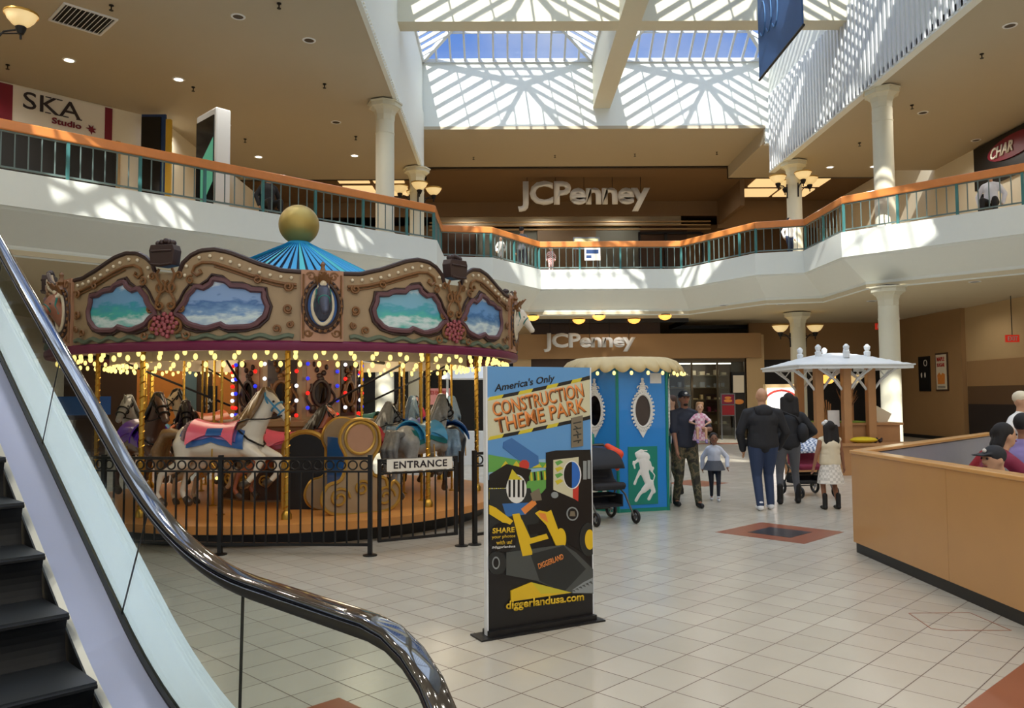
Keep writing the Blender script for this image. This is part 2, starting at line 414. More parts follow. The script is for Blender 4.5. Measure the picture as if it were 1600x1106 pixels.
# hall walls, upper level
w = MB(); w.hprism([(-17, 17.05), (-10.3, 23.75), (-10.3, 34.5), (-10.5, 34.5), (-10.5, 23.85), (-17, 17.35)], ZS, ZC+.1)
struct(w.build('wall_left_upper', 'cream_wall'))
struct(MB().box((16.2, 14.6, ZS), (16.4, 34.5, 11.2)).build('wall_right_upper', 'cream_wall'))
struct(MB().box((15.85, 8, 0), (16.0, 27.4, ZL)).build('wall_right_lower', 'tan_panel'))
struct(MB().box((15.7, 27.4, 0), (16.0, 36, ZL)).build('wall_right_far', mat('brown_wall', (160, 124, 82), .7, noise=.05, nscale=2)))
struct(MB().box((-17.2, -14, 0), (-17, 46, 12)).build('wall_left', 'cream_wall'))
struct(MB().box((17, -14, 0), (17.2, 46, 12)).build('wall_right', 'cream_wall'))
struct(MB().box((-17, 46, 0), (17, 46.2, 12.5)).build('wall_far', 'brown_ceiling'))
# upper department store recess
b = MB(); b.box((-17, 34.5, 11.15), (-3.5, 34.7, 11.35)); b.box((-3.5, 34.5, 11.66), (9.9, 34.7, 11.86)); b.box((9.9, 34.5, 11.15), (17, 34.7, 11.35))
b.box((9.8, 34.5, 11.15), (10.0, 34.7, 11.86)); b.box((-3.6, 34.5, 11.15), (-3.4, 34.7, 11.86))
struct(b.build('trim_4', 'black_trim'))
b = MB(); b.box((-17, 34.7, 11.6), (17, 46, 11.7)); b.box((-17, 40.5, 10.85), (10.9, 40.6, 11.7)); b.box((10.9, 40.5, 10.2), (17, 40.6, 11.7)); b.box((10.9,36.5,10.4),(11.1,40.5,11.6))
struct(b.build('ceiling_store', 'brown_ceiling'))
# lower back wall of shop fronts at y=31, built in bays
def bays(name, y, z0, z1, segs, dy=.15):
    for k, (x0, x1, m, dd) in enumerate(segs):
        struct(MB().box((x0, y+dd, z0), (x1, y+dy+dd, z1)).build(name, m))
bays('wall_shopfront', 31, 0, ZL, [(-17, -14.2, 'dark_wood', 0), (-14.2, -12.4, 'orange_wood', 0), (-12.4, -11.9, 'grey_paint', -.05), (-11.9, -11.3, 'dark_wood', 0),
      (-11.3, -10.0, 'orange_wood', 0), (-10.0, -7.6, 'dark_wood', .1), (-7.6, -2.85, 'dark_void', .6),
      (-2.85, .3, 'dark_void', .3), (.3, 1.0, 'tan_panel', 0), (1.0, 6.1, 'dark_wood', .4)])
# ================================================================ COLUMNS, RAILINGS, SIGNS ON THE BUILDING
def column(x, y, z0, z1, name='column', lab=''):
    t = thing(name, lab, 'column', (x, y, z0)); h = z1-z0; r = .262
    MB().lathe([(r+.1, 0), (r+.1, .12), (r+.05, .2), (r, .26), (r, h-1.02), (r, h-.56)], 28).build('shaft', 'column_paint', t, True)
    b = MB(); b.lathe([(r+.012, h-.93), (r+.012, h-.90)], 28); b.build('ring', 'black_trim' if 0 else 'column_paint', t)
    MB().lathe([(r-.02, h-.6), (r+.01, h-.55), (r+.02, h-.4), (r+.06, h-.28), (r+.15, h-.2), (r+.20, h-.19), (r+.20, h-.08), (r+.24, h-.08), (r+.24, h-.04)], 8).build('capital', 'column_paint', t)
    MB().lathe([(r+.06, h-.05), (r+.06, h)], 12).build('shadow_gap', 'black_trim', t)
    return t
column(-3.38, 22.45, ZS, ZC, lab='upper level round column by the left balcony, in front of the lamp bearing one')
column(-3.2, 29.0, ZS, ZC, lab='upper level round column at the left corner carrying bowl lamps')
column(10.42, 21.6, ZS, ZC, lab='upper level round column by the right balcony, bare of lamps')
column(10.43, 28.4, ZS, ZC, lab='upper level round column at the far right corner carrying bowl lamps')
column(-3.38, 22.45, 0, ZL, lab='lower level sunlit round column seen through the carousel poles')
column(-3.2, 28.6, 0, ZL, lab='lower level round column beside the children poster')
column(10.42, 21.6, 0, ZL, lab='lower level round column standing behind the white roofed kiosk')
column(10.43, 28.4, 0, ZL, lab='lower level round column carrying two bowl lamps')
mat('lamp_bowl', (240, 226, 190), .3, emit=.5, ecol=(255, 214, 140)); mat('amber_bowl', (246, 190, 100), .3, emit=1.6, ecol=(255, 180, 80))
mat('iron', (28, 27, 28), .45, metal=.5)
def bowl_lamp(cx, cy, z, ang, lab, r=.62, group='bowl lamps on the columns'):
    t = thing('wall_lamp', lab, 'lamp', (cx, cy, z), ang, group)
    b = MB(); b.tube([(.27, 0, -.42), (.30, 0, -.2), (.42, 0, -.06), (r, 0, -.02)], .018, 8); b.tube([(.27, 0, -.1), (r, 0, -.1)], .016, 8); b.cyl((.275, 0, -.5), (.275, 0, .0), .025)
    b.lathe([(.05, -.12), (.09, -.03), (.1, .02), (.06, .05)], 14, (r, 0, 0)); b.cyl((r, 0, -.22), (r, 0, -.1), .02)
    b.build('bracket', 'iron', t, True)
    MB().lathe([(.07, .03), (.16, .08), (.24, .17), (.285, .27), (.30, .28), (.30, .30), (.27, .30), (.2, .2), (.08, .12)], 20, (r, 0, 0)).build('glass_bowl', 'lamp_bowl', t, True)
    b = MB(); b.lathe([(.303, .255), (.308, .27), (.303, .30)], 20, (r, 0, 0), caps=False); b.build('rim', 'gold_paint', t, True)
    return t
for (cx, cy, z, nm, angs) in ((-3.2, 29.0, 9.05, 'left corner column', (15, 105, 195, 285)), (10.43, 28.4, 9.2, 'far right column', (10, 100, 190, 280)), (10.43, 28.4, 3.85, '', (0, 180))):
    for a in angs:
        side = {0: 'side away from the court', 180: 'side towards the court'}.get(a, 'side facing ' + ('the right wall', 'the far store', 'the left wall', 'the camera')[int(a//90) % 4])
        bowl_lamp(cx, cy, z, math.radians(a), ('glass bowl lamp on iron bracket, upper %s, %s' % (nm, side)) if nm else 'glass bowl lamp on lower level column, '+side)
bowl_lamp(-10.1, 15.25, 8.85, 0, 'glass bowl lamp cut by the top left corner of the picture', .75)
column(-10.35, 15.3, ZS, ZC, lab='upper level column left of the balcony, just outside the view')
# amber domes under the far balcony
for k, (x, y) in enumerate(((1.0, 28.9), (3.4, 28.9), (5.8, 28.9), (2.8, 30.3), (4.9, 30.3))):
    t = thing('ceiling_lamp', 'amber glowing dome lamp under the far balcony, ' + ('front row at the horse head', 'front row above the store sign', 'front row past the store sign', 'rear row above the capital letters', 'rear row above the last letters')[k], 'lamp', (x, y, ZL), 0, 'amber dome lamps')
    MB().lathe([(.2, 0), (.2, -.05), (.14, -.06)], 16).build('mount', 'iron', t, True)
    MB().lathe([(.24, -.04), (.23, -.09), (.17, -.16), (.08, -.2), (.02, -.21)], 16).build('glass_dome', 'amber_bowl', t, True)

RAILZ = 7.12
def railing(p, q, lab, postcol='teal_paint', n_between=5, sp=.235):
    p = Vector((p[0], p[1], ZS)); q = Vector((q[0], q[1], ZS)); L = (q-p).length; d = (q-p).normalized()
    t = thing('balcony_railing', lab, 'railing', tuple(p), math.atan2(d.y, d.x), 'railing sections round the upper level')
    MB().box((-.02, -.06, RAILZ-ZS-.21), (L+.02, .06, RAILZ-ZS)).build('handrail', 'oak_rail', t, bevel=.025)
    b = MB(); b.box((0, -.02, .12), (L, .02, .155)); b.box((0, -.02, RAILZ-ZS-.24), (L, .02, RAILZ-ZS-.20)); b.build('rail', 'grey_paint', t)
    n = max(2, round(L/sp)); me = None; mp = None
    for k in range(n+1):
        x = L*k/n
        if k % (n_between+1) == 0 or k == n:
            if mp is None: o = MB().box((-.03, -.03, .0), (.03, .03, .94)).build('post', postcol, t); mp = o.data
            else: o = bpy.data.objects.new('post', mp); COL.objects.link(o); o.parent = t
        else:
            if me is None: o = MB().box((-.011, -.011, .13), (.011, .011, .9)).build('baluster', 'grey_paint', t); me = o.data
            else: o = bpy.data.objects.new('baluster', me); COL.objects.link(o); o.parent = t
        o.location = (x, 0, 0)
    return t
RP = off_poly(SLAB, .07)
names = ['nearest part, running up from the escalator', 'long oblique part behind the carousel crown', 'short end part turning towards the far store', 'part left of the inner corner, facing the court',
         'slanting part before the far front', 'straight front part below the big store sign', 'slanting part right of the far front', 'short part by the far right lamp column',
         'short receding part beside the right columns', 'oblique part in front of the right column', 'oblique part at the right edge, before the dark sign']
mat('mint_paint', (120, 190, 180), .4)
for i in range(5, len(RP)-1):
    railing(RP[i], RP[i+1], 'wood capped balcony railing, ' + names[i-5])
# downlights and sprinklers in the ceilings
mat('lamp_lit', (255, 246, 225), .4, emit=4); mat('lamp_off', (60, 50, 40), .5)
dl = None
def downlight(x, y, z, lit, lab):
    t = thing('downlight', lab, 'light', (x, y, z), 0, 'round recessed downlights' if lit else 'unlit recessed downlights')
    b = MB(); n = 18
    b.lathe([(.115, -.012), (.15, -.012), (.16, 0), (.115, 0)], n, caps=False); b.build('rim', 'white_metal', t, True)
    MB().lathe([(.002, -.004), (.112, -.004), (.112, .0)], n).build('lens', 'lamp_lit' if lit else 'lamp_off', t)
    return t
def ceil_pt(px, py, z):   # a point of the photograph carried to the ceiling plane
    m = SC.camera.matrix_world; d = (m.to_3x3() @ Vector(((px-800)/F, -(py-553)/F, -1)));
    k = (z-1.65)/d.z; return d.x*k, d.y*k
DL1 = [(108, 94, 1), (372, 26, 0), (483, 63, 0), (279, 124, 1), (525, 191, 0), (554, 243, 1), (404, 245, 1), (353, 195, 1), (561, 275, 1), (1578, 40, 0), (1442, 176, 0), (1373, 222, 0), (1525, 219, 0), (1297, 261, 1), (1365, 260, 1)]
for k, (a, b_, lit) in enumerate(DL1):
    x, y = ceil_pt(a, b_, ZC)
    if y < YF-.2: downlight(x, y, ZC, lit, ('lit' if lit else 'unlit')+' recessed downlight in the upper %s ceiling, %s' % (('left', 'right')[x > 3], ('over the SKA sign', 'nearest the top edge', 'midway to the white soffit', 'above the blue door', 'left of the bare column', 'before the bare column', 'second row from the back', 'above the white totem', 'last before the back edge', 'nearest the right edge', 'beside the bare column', 'behind the bare column', 'above the dark sign', 'by the lamp column', 'beyond the bare column')[k]))
for k, (a, b_) in enumerate(((766, 242), (917, 237), (1073, 234))):
    x, y = ceil_pt(a, b_, 11.7); downlight(x, y, 11.7, 0, 'unlit downlight pair in the flat ceiling before the store, %s' % ('over the sign start', 'over the sign middle', 'right of the sign')[k])
for k, (a, b_) in enumerate(((1362, 470), (1523, 440), (1220, 475), (1130, 477))):
    x, y = ceil_pt(a, b_, ZL); downlight(x, y, ZL, 0, 'unlit downlight in the lower ceiling, %s' % ('left of the lower right column', 'near the right edge', 'above the two bowl lamps', 'above the glass shop front')[k])
def sprinkler(x, y, z, lab):
    b = MB(); b.lathe([(.05, 0), (.05, -.02), (.015, -.03), (.012, -.1), (.045, -.11), (.045, -.12)], 10, (0, 0, 0))
    o = b.build('sprinkler', 'iron', None, True, loc=(x, y, z)); tag(o, lab, 'sprinkler', 'ceiling sprinklers')
for k, (a, b_, z) in enumerate([(174, 8, ZC), (436, 5, ZC), (302, 136, ZC), (507, 131, ZC), (383, 217, ZC), (556, 213, ZC), (12, 101, ZC), (1534, 84, ZC), (1425, 164, ZC), (1343, 223, ZC), (740, 245, 11.7), (867, 242, 11.7), (1120, 237, 11.7), (992, 240, 11.7)]):
    x, y = ceil_pt(a, b_, z)
    if y < (YF if z == ZC else 34.4): sprinkler(x, y, z, 'small dark ceiling sprinkler, '+('by the air vent', 'near the top edge left of the soffit', 'above the blue door', 'left of the white soffit', 'above the white totem', 'beside the bare column capital', 'above the shop sign corner', 'at the upper right corner', 'beside the right bare column', 'before the far right lamp column', 'far ceiling, first from the left', 'far ceiling, second from the left', 'far ceiling, farthest to the right', 'far ceiling, third from the left')[k])
# air vent in the ceiling
x, y = ceil_pt(130, 30, ZC)
t = thing('air_vent', 'square louvred air vent in the upper left ceiling', 'vent', (x, y, ZC), math.radians(45))
b = MB(); b.box((-.55, -.55, -.03), (.55, -.5, 0)); b.box((-.55, .5, -.03), (.55, .55, 0)); b.box((-.55, -.5, -.03), (-.5, .5, 0)); b.box((.5, -.5, -.03), (.55, .5, 0)); b.build('frame', 'white_metal', t)
b = MB(); b.box((-.5, -.5, -.004), (.5, .5, 0)); b.build('backing', 'dark_void', t)
b = MB()
for k in range(11): b.cbox((-.45+k*.09, 0, -.02), (.012, 1.0, .045), Matrix.Rotation(.6, 3, 'Y'))
b.build('louvre', 'white_metal', t)
# store letters
mat('letter_face', (214, 214, 212), .4)
def letters(s, x0, x1, y, z0, z1, lab, zc, ms='letter_face', depth=.14, bold=.034):
    t = thing('store_sign', lab, 'sign', (x0, y, z0))
    text('lettering', s, ms, x1-x0, z1-z0, Matrix.Identity(4), t, depth, bold, spacing=.95)
    if zc:
        for k in range(5):
            x = (x1-x0)*(.07+.215*k); MB().cyl((x, -.05, .3), (x, -.05, zc-z0), .012, n=6).build('hanging_rod', 'iron', t)
    return t
letters('JCPenney', .62, 6.62, 36.0, 10.03, 11.42, 'large upper JCPenney letters hanging under the brown ceiling', 11.6)
letters('JCPenney', 1.46, 4.96, 30.45, 3.34, 4.06, 'smaller lower JCPenney letters under the far balcony', 4.6, depth=.1)
b = MB(); b.box((.3, 30.85, 3.1), (9.9, 31.0, 4.05)); struct(b.build('wall_sign_band', 'brown_wall'))
b = MB(); b.box((-3, 30.4, 4.45), (6.9, 30.55, 4.6)); b.box((6.9, 30.4, 4.45), (7.0, 33.5, 4.6)); b.box((6.9, 33.5, 4.45), (17, 33.6, 4.6)); struct(b.build('trim_5', 'black_trim'))
# beyond the upper opening
b = MB(); b.box((-3.5, 43, 10.95), (9.6, 43.1, 11.55)); struct(b.build('wall_store_band', 'cream_wall'))
b = MB()
for z in (10.9, 10.72, 10.5): b.box((-4, 42.2, z), (11, 42.35, z+.06))
struct(b.build('trim_6', 'tan_panel'))
bays('wall_store', 43, ZS, 10.9, [(-17, -3.6, 'brown_ceiling', 0), (-3.6, -1.6, 'dark_wood', 0), (-1.6, 1.8, mat('store_grey', (128, 130, 120), .6), .6), (1.8, 5.0, mat('store_tan', (140, 120, 96), .6), .4), (5.0, 7.4, 'store_grey', .4), (7.4, 9.9, 'dark_wood', 0), (9.9, 17, 'brown_ceiling', 0)])
b = MB()
for x0, x1 in ((7.2, 10.6),):
    b.box((x0, 42.6, 10.33), (x1, 42.75, 10.45)); b.box((x0, 42.6, ZS), (x0+.1, 42.75, 10.4)); b.box((8.6, 42.6, ZS), (8.75, 42.75, 10.4)); b.box((x1, 42.6, ZS), (x1+.1, 42.75, 10.4))
struct(b.build('door_1', 'black_trim'))
# light panels in the brown ceilings
mat('ceiling_light_panel', (236, 208, 160), .5, emit=.9, ecol=(255, 214, 150))
for (x0, x1, y0, y1, lab) in ((11.6, 13.2, 36.2, 37.6, 'nearer left'), (13.4, 15.0, 36.2, 37.6, 'nearer right'), (11.6, 13.2, 38.1, 39.5, 'farther left'), (13.4, 15.0, 38.1, 39.5, 'farther right')):
    o = MB().box((x0, y0, 11.54), (x1, y1, 11.6)).build('ceiling_light', 'ceiling_light_panel'); tag(o, 'square glowing ceiling panel beyond the far right column, '+lab+' of four', 'light', 'glowing ceiling panels right')
for (x0, x1, y0, y1, lab) in ((-7.6, -6.2, 34.9, 36.6, 'front left'), (-6.0, -4.6, 34.9, 36.6, 'front right'), (-7.6, -6.2, 37.2, 38.9, 'rear left'), (-6.0, -4.6, 37.2, 38.9, 'rear right')):
    o = MB().box((x0, y0, 11.54), (x1, y1, 11.6)).build('ceiling_light', 'ceiling_light_panel'); tag(o, 'square glowing ceiling panel behind the left balcony railing, '+lab+' of four', 'light', 'glowing ceiling panels left')
# ---- left upper wall: studio sign, shop window, blue door, yellow post
ML = plane_M((-13.35, 20.7, 0), (-10.3, 23.75, 0))
def onwall(M, x0, x1, z0, z1, m, name, parent=None, d=.04, y=0):
    b = MB().at(M=M); b.box((x0, -d-y, z0), (x1, -.003-y, z1)); return b.build(name, m, parent)
t = thing('shop_sign', 'white sign with dark serif SKA and Studio lettering, red end bands', 'sign')
mat('sign_white', (226, 220, 208), .5); mat('maroon', (120, 18, 40), .5); mat('ink', (38, 26, 30), .5)
onwall(ML, -.7, 2.92, 9.05, 10.0, 'sign_white', 'board', t)
onwall(ML, -.7, .42, 9.05, 10.0, 'maroon', 'end_band', t, .05); onwall(ML, 2.72, 2.92, 9.05, 10.0, 'maroon', 'end_band', t, .05)
text('lettering', 'SKA', 'ink', 1.42, .46, ML @ Matrix.Translation((.66, -.05, 9.45)), t, .03)
b = MB().at(M=ML)
for (xx, zz) in ((1.26, 9.45), (1.26, 9.88), (1.5, 9.45), (1.54, 9.88), (1.70, 9.45), (2.04, 9.45)): b.box((xx-.07, -.08, zz), (xx+.07, -.05, zz+.022))
b.build('lettering_serif', 'ink', t)
text('lettering', 'Studio', 'maroon', .74, .17, ML @ Matrix.Translation((1.36, -.05, 9.2)), t, .03, .02)
b = MB().at(M=ML); pts = []
for k in range(14):
    a = 2*PI*k/14+.3; rr = (.14, .06)[k % 2]*(1 if k != 8 else .6); pts.append((2.36+rr*math.cos(a), 9.26+rr*math.sin(a)))
b.prism(pts, -.08, -.05); b.build('leaf_mark', 'maroon', t)
t = thing('shop_window', 'dark shop window under the SKA sign with white star shapes', 'window')
onwall(ML, -3.4, 3.1, ZS, 9.0, 'dark_void', 'glass_pane', t, .03)
onwall(ML, 3.05, 3.16, ZS, 9.1, 'tan_panel', 'frame', t, .06)
b = MB().at(M=ML)
for (xx, zz, rr) in ((1.0, 7.35, .28), (2.0, 7.35, .26), (.0, 6.9, .2)):
    for a in range(3): b.prism([(xx-rr*1.5, zz-.05), (xx, zz+.02+.05*a), (xx+rr*1.5, zz-.05), (xx, zz-.1)], -.06, -.04)
    b.prism([(xx-rr, zz+.35), (xx-.1, zz), (xx+.1, zz), (xx+.9*rr, zz+.3), (xx+.05, zz+.12)], -.06, -.04)
b.build('star_ornament', 'sign_white', t)
MD = plane_M((-10.3, 23.75, 0), (-10.3, 34.5, 0)); 
t = thing('shop_door', 'tall dark glass door in a blue frame beside a yellow post', 'door')
b = MB().at(M=ML); b.box((4.45, -.1, ZS), (5.35, -.0, 9.75)); 
mat('navy_paint', (28, 60, 110), .4); mat('yellow_paint', (212, 172, 50), .5)
# the door stands square to the court, just past the corner
b = MB(); b.box((-10.56, 23.05, ZS), (-9.86, 23.12, 9.95)); b.build('frame', 'navy_paint', t)
MB().box((-10.54, 23.0, ZS), (-9.98, 23.06, 9.86)).build('glass_pane', 'dark_glass', t)
o = MB().box((-9.84, 23.02, ZS), (-9.70, 23.14, 9.8)).build('yellow_post', 'yellow_paint'); tag(o, 'yellow upright strip beside the blue framed door', 'post')
# tall white totem display
t = thing('display_totem', 'tall white display totem with dark and green screen behind the railing', 'display', (-7.35, 19.75, ZS), math.radians(45))
MB().box((-.1, -.55, 0), (.30, .55, 2.75)).build('body', 'white_metal', t, bevel=.05)
MB().box((-.125, -.48, .15), (-.1, .48, 2.55)).build('screen', 'dark_glass', t)
b = MB(); b.add([(-.13, .2, .3), (-.13, .2, 1.5), (-.13, -.48, 2.0), (-.13, -.48, .9)], [(0, 1, 2, 3)]); b.build('screen_picture', mat('screen_green', (90, 180, 150), .4, emit=.2), t)
# ---- right: dark sign above the balcony
t = thing('shop_sign', 'dark sign with white letters CHAR on a red oval, upper right edge', 'sign')
MRr = plane_M((16.2, 27.3, 0), (16.2, 18, 0))
onwall(MRr, .35, 8, 8.55, 10.0, 'dark_void', 'board', t, .1)
b = MB().at(M=MRr @ Matrix.Translation((2.5, -.1, 9.48))); b.prism([(1.3*math.cos(a*PI/12), .36*math.sin(a*PI/12)) for a in range(24)], -.05, 0); b.build('oval', 'maroon', t)
text('lettering', 'CHAR', 'sign_white', 1.15, .36, MRr @ Matrix.Translation((1.42, -.16, 9.3)), t, .03, .02, shear=.3)
# ---- posters on the lower right wall, exit signs
MP = plane_M((15.7, 35.0, 0), (15.7, 27.4, 0))
mat('paper', (226, 214, 190), .6); mat('red_ink', (190, 50, 40), .5); mat('orange_ink', (226, 140, 60), .5)
def poster(name, lab, x0, x1, z0, z1, base, frame, M=MP):
    t = thing(name, lab, 'poster'); onwall(M, x0, x1, z0, z1, frame, 'frame', t, .04); onwall(M, x0+.06, x1-.06, z0+.06, z1-.06, base, 'sheet', t, .05)
    return t
t = poster('wall_poster', 'dark framed poster with pale ring emblem on the lower right wall', 4.75, 5.55, 1.75, 3.05, 'dark_void', 'black_trim')
b = MB().at(M=MP @ Matrix.Translation((5.3, -.06, 2.8))); b.tube([(.11*math.cos(a*PI/10), 0, .11*math.sin(a*PI/10)) for a in range(20)], .012, 6, close=True)
for k in range(2): b.ell((-.3+.25*k, 0, -.45), (.05, .01, .1), 8, 6)
b.build('emblem', 'sign_white', t); text('lettering', 'SHOP', 'maroon', .5, .12, MP @ Matrix.Translation((4.88, -.055, 1.95)), t, .01) if 0 else None
t = poster('wall_poster', 'cream framed poster with red MAPLE SUGAR heading and orange picture', 5.95, 6.75, 1.75, 3.12, 'paper', 'dark_wood')
text('lettering', 'MAPLE', 'red_ink', .5, .15, MP @ Matrix.Translation((6.1, -.055, 2.82)), t, .01, .02)
text('lettering', 'SUGAR', 'red_ink', .5, .13, MP @ Matrix.Translation((6.1, -.055, 2.62)), t, .01, .02)
b = MB().at(M=MP @ Matrix.Translation((6.35, -.055, 2.2))); b.prism([(-.22, -.2), (.22, -.2), (.25, .15), (.1, .2), (0, .12), (-.12, .22), (-.25, .12)], -.01, 0)
for k in range(4): b.ell((-.15+.1*k, -.01, -.02+.06*(k % 2)), (.06, .01, .07), 8, 6)
b.build('picture', 'orange_ink', t)
b = MB().at(M=MP @ Matrix.Translation((6.1, -.055, 1.86)))
for k in range(2): b.box((0, -.01, .05*k), (.5, 0, .05*k+.015))
b.build('small_print', 'ink', t)
for (x, y, z, lab) in ((13.6, 28.8, 4.1, 'small red exit sign under the lower ceiling beside the column'), (15.3, 24.0, 3.3, 'small red exit sign at the right edge above the tan wall')):
    t = thing('exit_sign', lab, 'sign', (x, y, z)); MB().box((-.2, -.03, -.11), (.2, .03, .11)).build('housing', mat('exit_red', (190, 40, 24), .4, emit=.5), t); MB().cyl((0, 0, .1), (0, 0, 4.6-z), .012).build('hanger', 'iron', t)
    text('lettering', 'EXIT', 'letter_face', .3, .13, Matrix.Translation((-.15, -.03, -.065)), t, .008, .01)
# painted bands of the right lower wall
b = MB(); b.box((15.8, 8, 1.9), (15.86, 27.3, 2.75)); struct(b.build('trim_7', 'brown_wall'))
b = MB(); b.box((15.8, 8, 1.3), (15.87, 27.3, 1.9)); struct(b.build('trim_8', mat('band_brown', (96, 70, 44), .7)))
b = MB(); b.box((15.8, 8, 0), (15.88, 27.3, 1.3)); struct(b.build('trim_9', mat('band_dark', (40, 30, 26), .7)))
b = MB(); b.box((15.62, 27.4, 0), (15.72, 36, .12)); struct(b.build('baseboard_right', 'black_trim'))
# far lower right: dark shop front
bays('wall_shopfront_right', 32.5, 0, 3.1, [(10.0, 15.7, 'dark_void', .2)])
bays('wall_shopfront_right', 32.5, 3.1, 4.6, [(10.0, 15.7, 'brown_wall', .2)])
bays('wall_pier', 31, 0, 4.0, [(9.3, 10.05, 'tan_panel', 0)])
# hanging blue banner
t = thing('hanging_banner', 'large dark blue banner hanging from the roof beam with faint script', 'banner')
mat('banner_blue', (40, 78, 128), .7, noise=.1, nscale=3)
MB().box((7.28, 19.0, 9.0+1.65), (7.32, 22.3, 15.2)).build('cloth', 'banner_blue', t)
b = MB(); b.cyl((7.3, 18.95, 9.0+1.62), (7.3, 22.35, 9.0+1.62), .035); b.build('bottom_rod', 'iron', t)
b = MB(); b.cyl((7.3, 18.95, 15.2), (7.3, 22.6, 15.2), .03)
b.build('top_rod', 'iron', t)
b = MB()
for k in range(3):
    b.tube([(7.27, 21.9-.5*k-.25*math.sin(a*.5), 12.2+.5*math.cos(a*.5)-.1*k) for a in range(9)], .02, 5)
b.build('script_mark', mat('banner_script', (66, 106, 150), .7), t)

t = thing('rail_notice', 'small blue and white notice fixed to the front balcony balusters', 'sign', (2.82, 28.06, 6.44))
MB().box((0, -.02, 0), (.56, 0, .44)).build('sheet', 'sign_white', t); MB().box((.06, -.026, .24), (.5, -.02, .38)).build('blue_block', 'navy_paint', t); MB().box((.06, -.026, .08), (.24, -.02, .18)).build('blue_block', 'navy_paint', t)
t = thing('post_display', 'pale framed sign on thin posts beyond the front balcony, above the rail notice', 'sign', (2.85, 33.0, 7.75))
MB().box((.05, -.02, .05), (1.05, .02, .45)).build('panel', mat('pale_yellow', (206, 200, 150), .5), t)
b = MB(); b.box((0, -.03, 0), (1.1, .03, .05)); b.box((0, -.03, .45), (1.1, .03, .5)); b.box((0, -.03, .05), (.05, .03, .45)); b.box((1.05, -.03, .05), (1.1, .03, .45)); b.build('frame', 'steel', t)
for x in (.1, 1.0): MB().cyl((x, 0, -1.7), (x, 0, 0), .02, n=8).build('post', 'steel', t)
# ================================================================ ESCALATOR
def metal_mat(name, rgb, rough):
    m, n, l, b = nodes_mat(name, rough, 1.0); b.inputs['Base Color'].default_value = (*lin(rgb), 1)
    tc = n.new('ShaderNodeTexCoord'); mp = n.new('ShaderNodeMapping'); mp.inputs['Scale'].default_value = (2, 2, 60); l.new(tc.outputs['Object'], mp.inputs[0])
    ns = n.new('ShaderNodeTexNoise'); ns.inputs['Scale'].default_value = 6; l.new(mp.outputs[0], ns.inputs[0])
    l.new(mth(n, l, 'ADD', mth(n, l, 'MULTIPLY', ns.outputs[0], .15), rough-.07), b.inputs['Roughness'])
metal_mat('deck_metal', (186, 198, 232), .36); metal_mat('deck_metal_pale', (232, 236, 232), .5)  # inner deck's bluish tint puts the mirrored sky into its base colour
mat('handrail_rubber', (24, 24, 32), .10, coat=1.0); MATS['handrail_rubber'].node_tree.nodes['Principled BSDF'].inputs['Coat IOR'].default_value = 2.1; MATS['handrail_rubber'].node_tree.nodes['Principled BSDF'].inputs['Coat Roughness'].default_value = .06; mat('guide_metal', (86, 82, 74), .4, metal=.7)
mat('rubber', (14, 14, 15), .5); mat('step_metal', (58, 62, 66), .45, metal=.7); mat('step_riser', (26, 27, 29), .5, metal=.5)
A0, A1, SL = 2.95, 4.3, math.tan(math.radians(30)); ATOP = (A0+A1)/2+ZS/SL
def rise(a):
    def r(a): return 0 if a < A0 else ((a-A0)**2/(2*(A1-A0))*SL if a < A1 else (a-(A0+A1)/2)*SL)
    z = r(a); t0 = ATOP-.65; t1 = ATOP+.65
    if a > t0: z = ZS-(0 if a > t1 else (t1-a)**2/(2*(t1-t0))*SL)
    return z
def arange(a, b, s):
    n = max(1, int(round((b-a)/s))); return [a+(b-a)*k/n for k in range(n+1)]
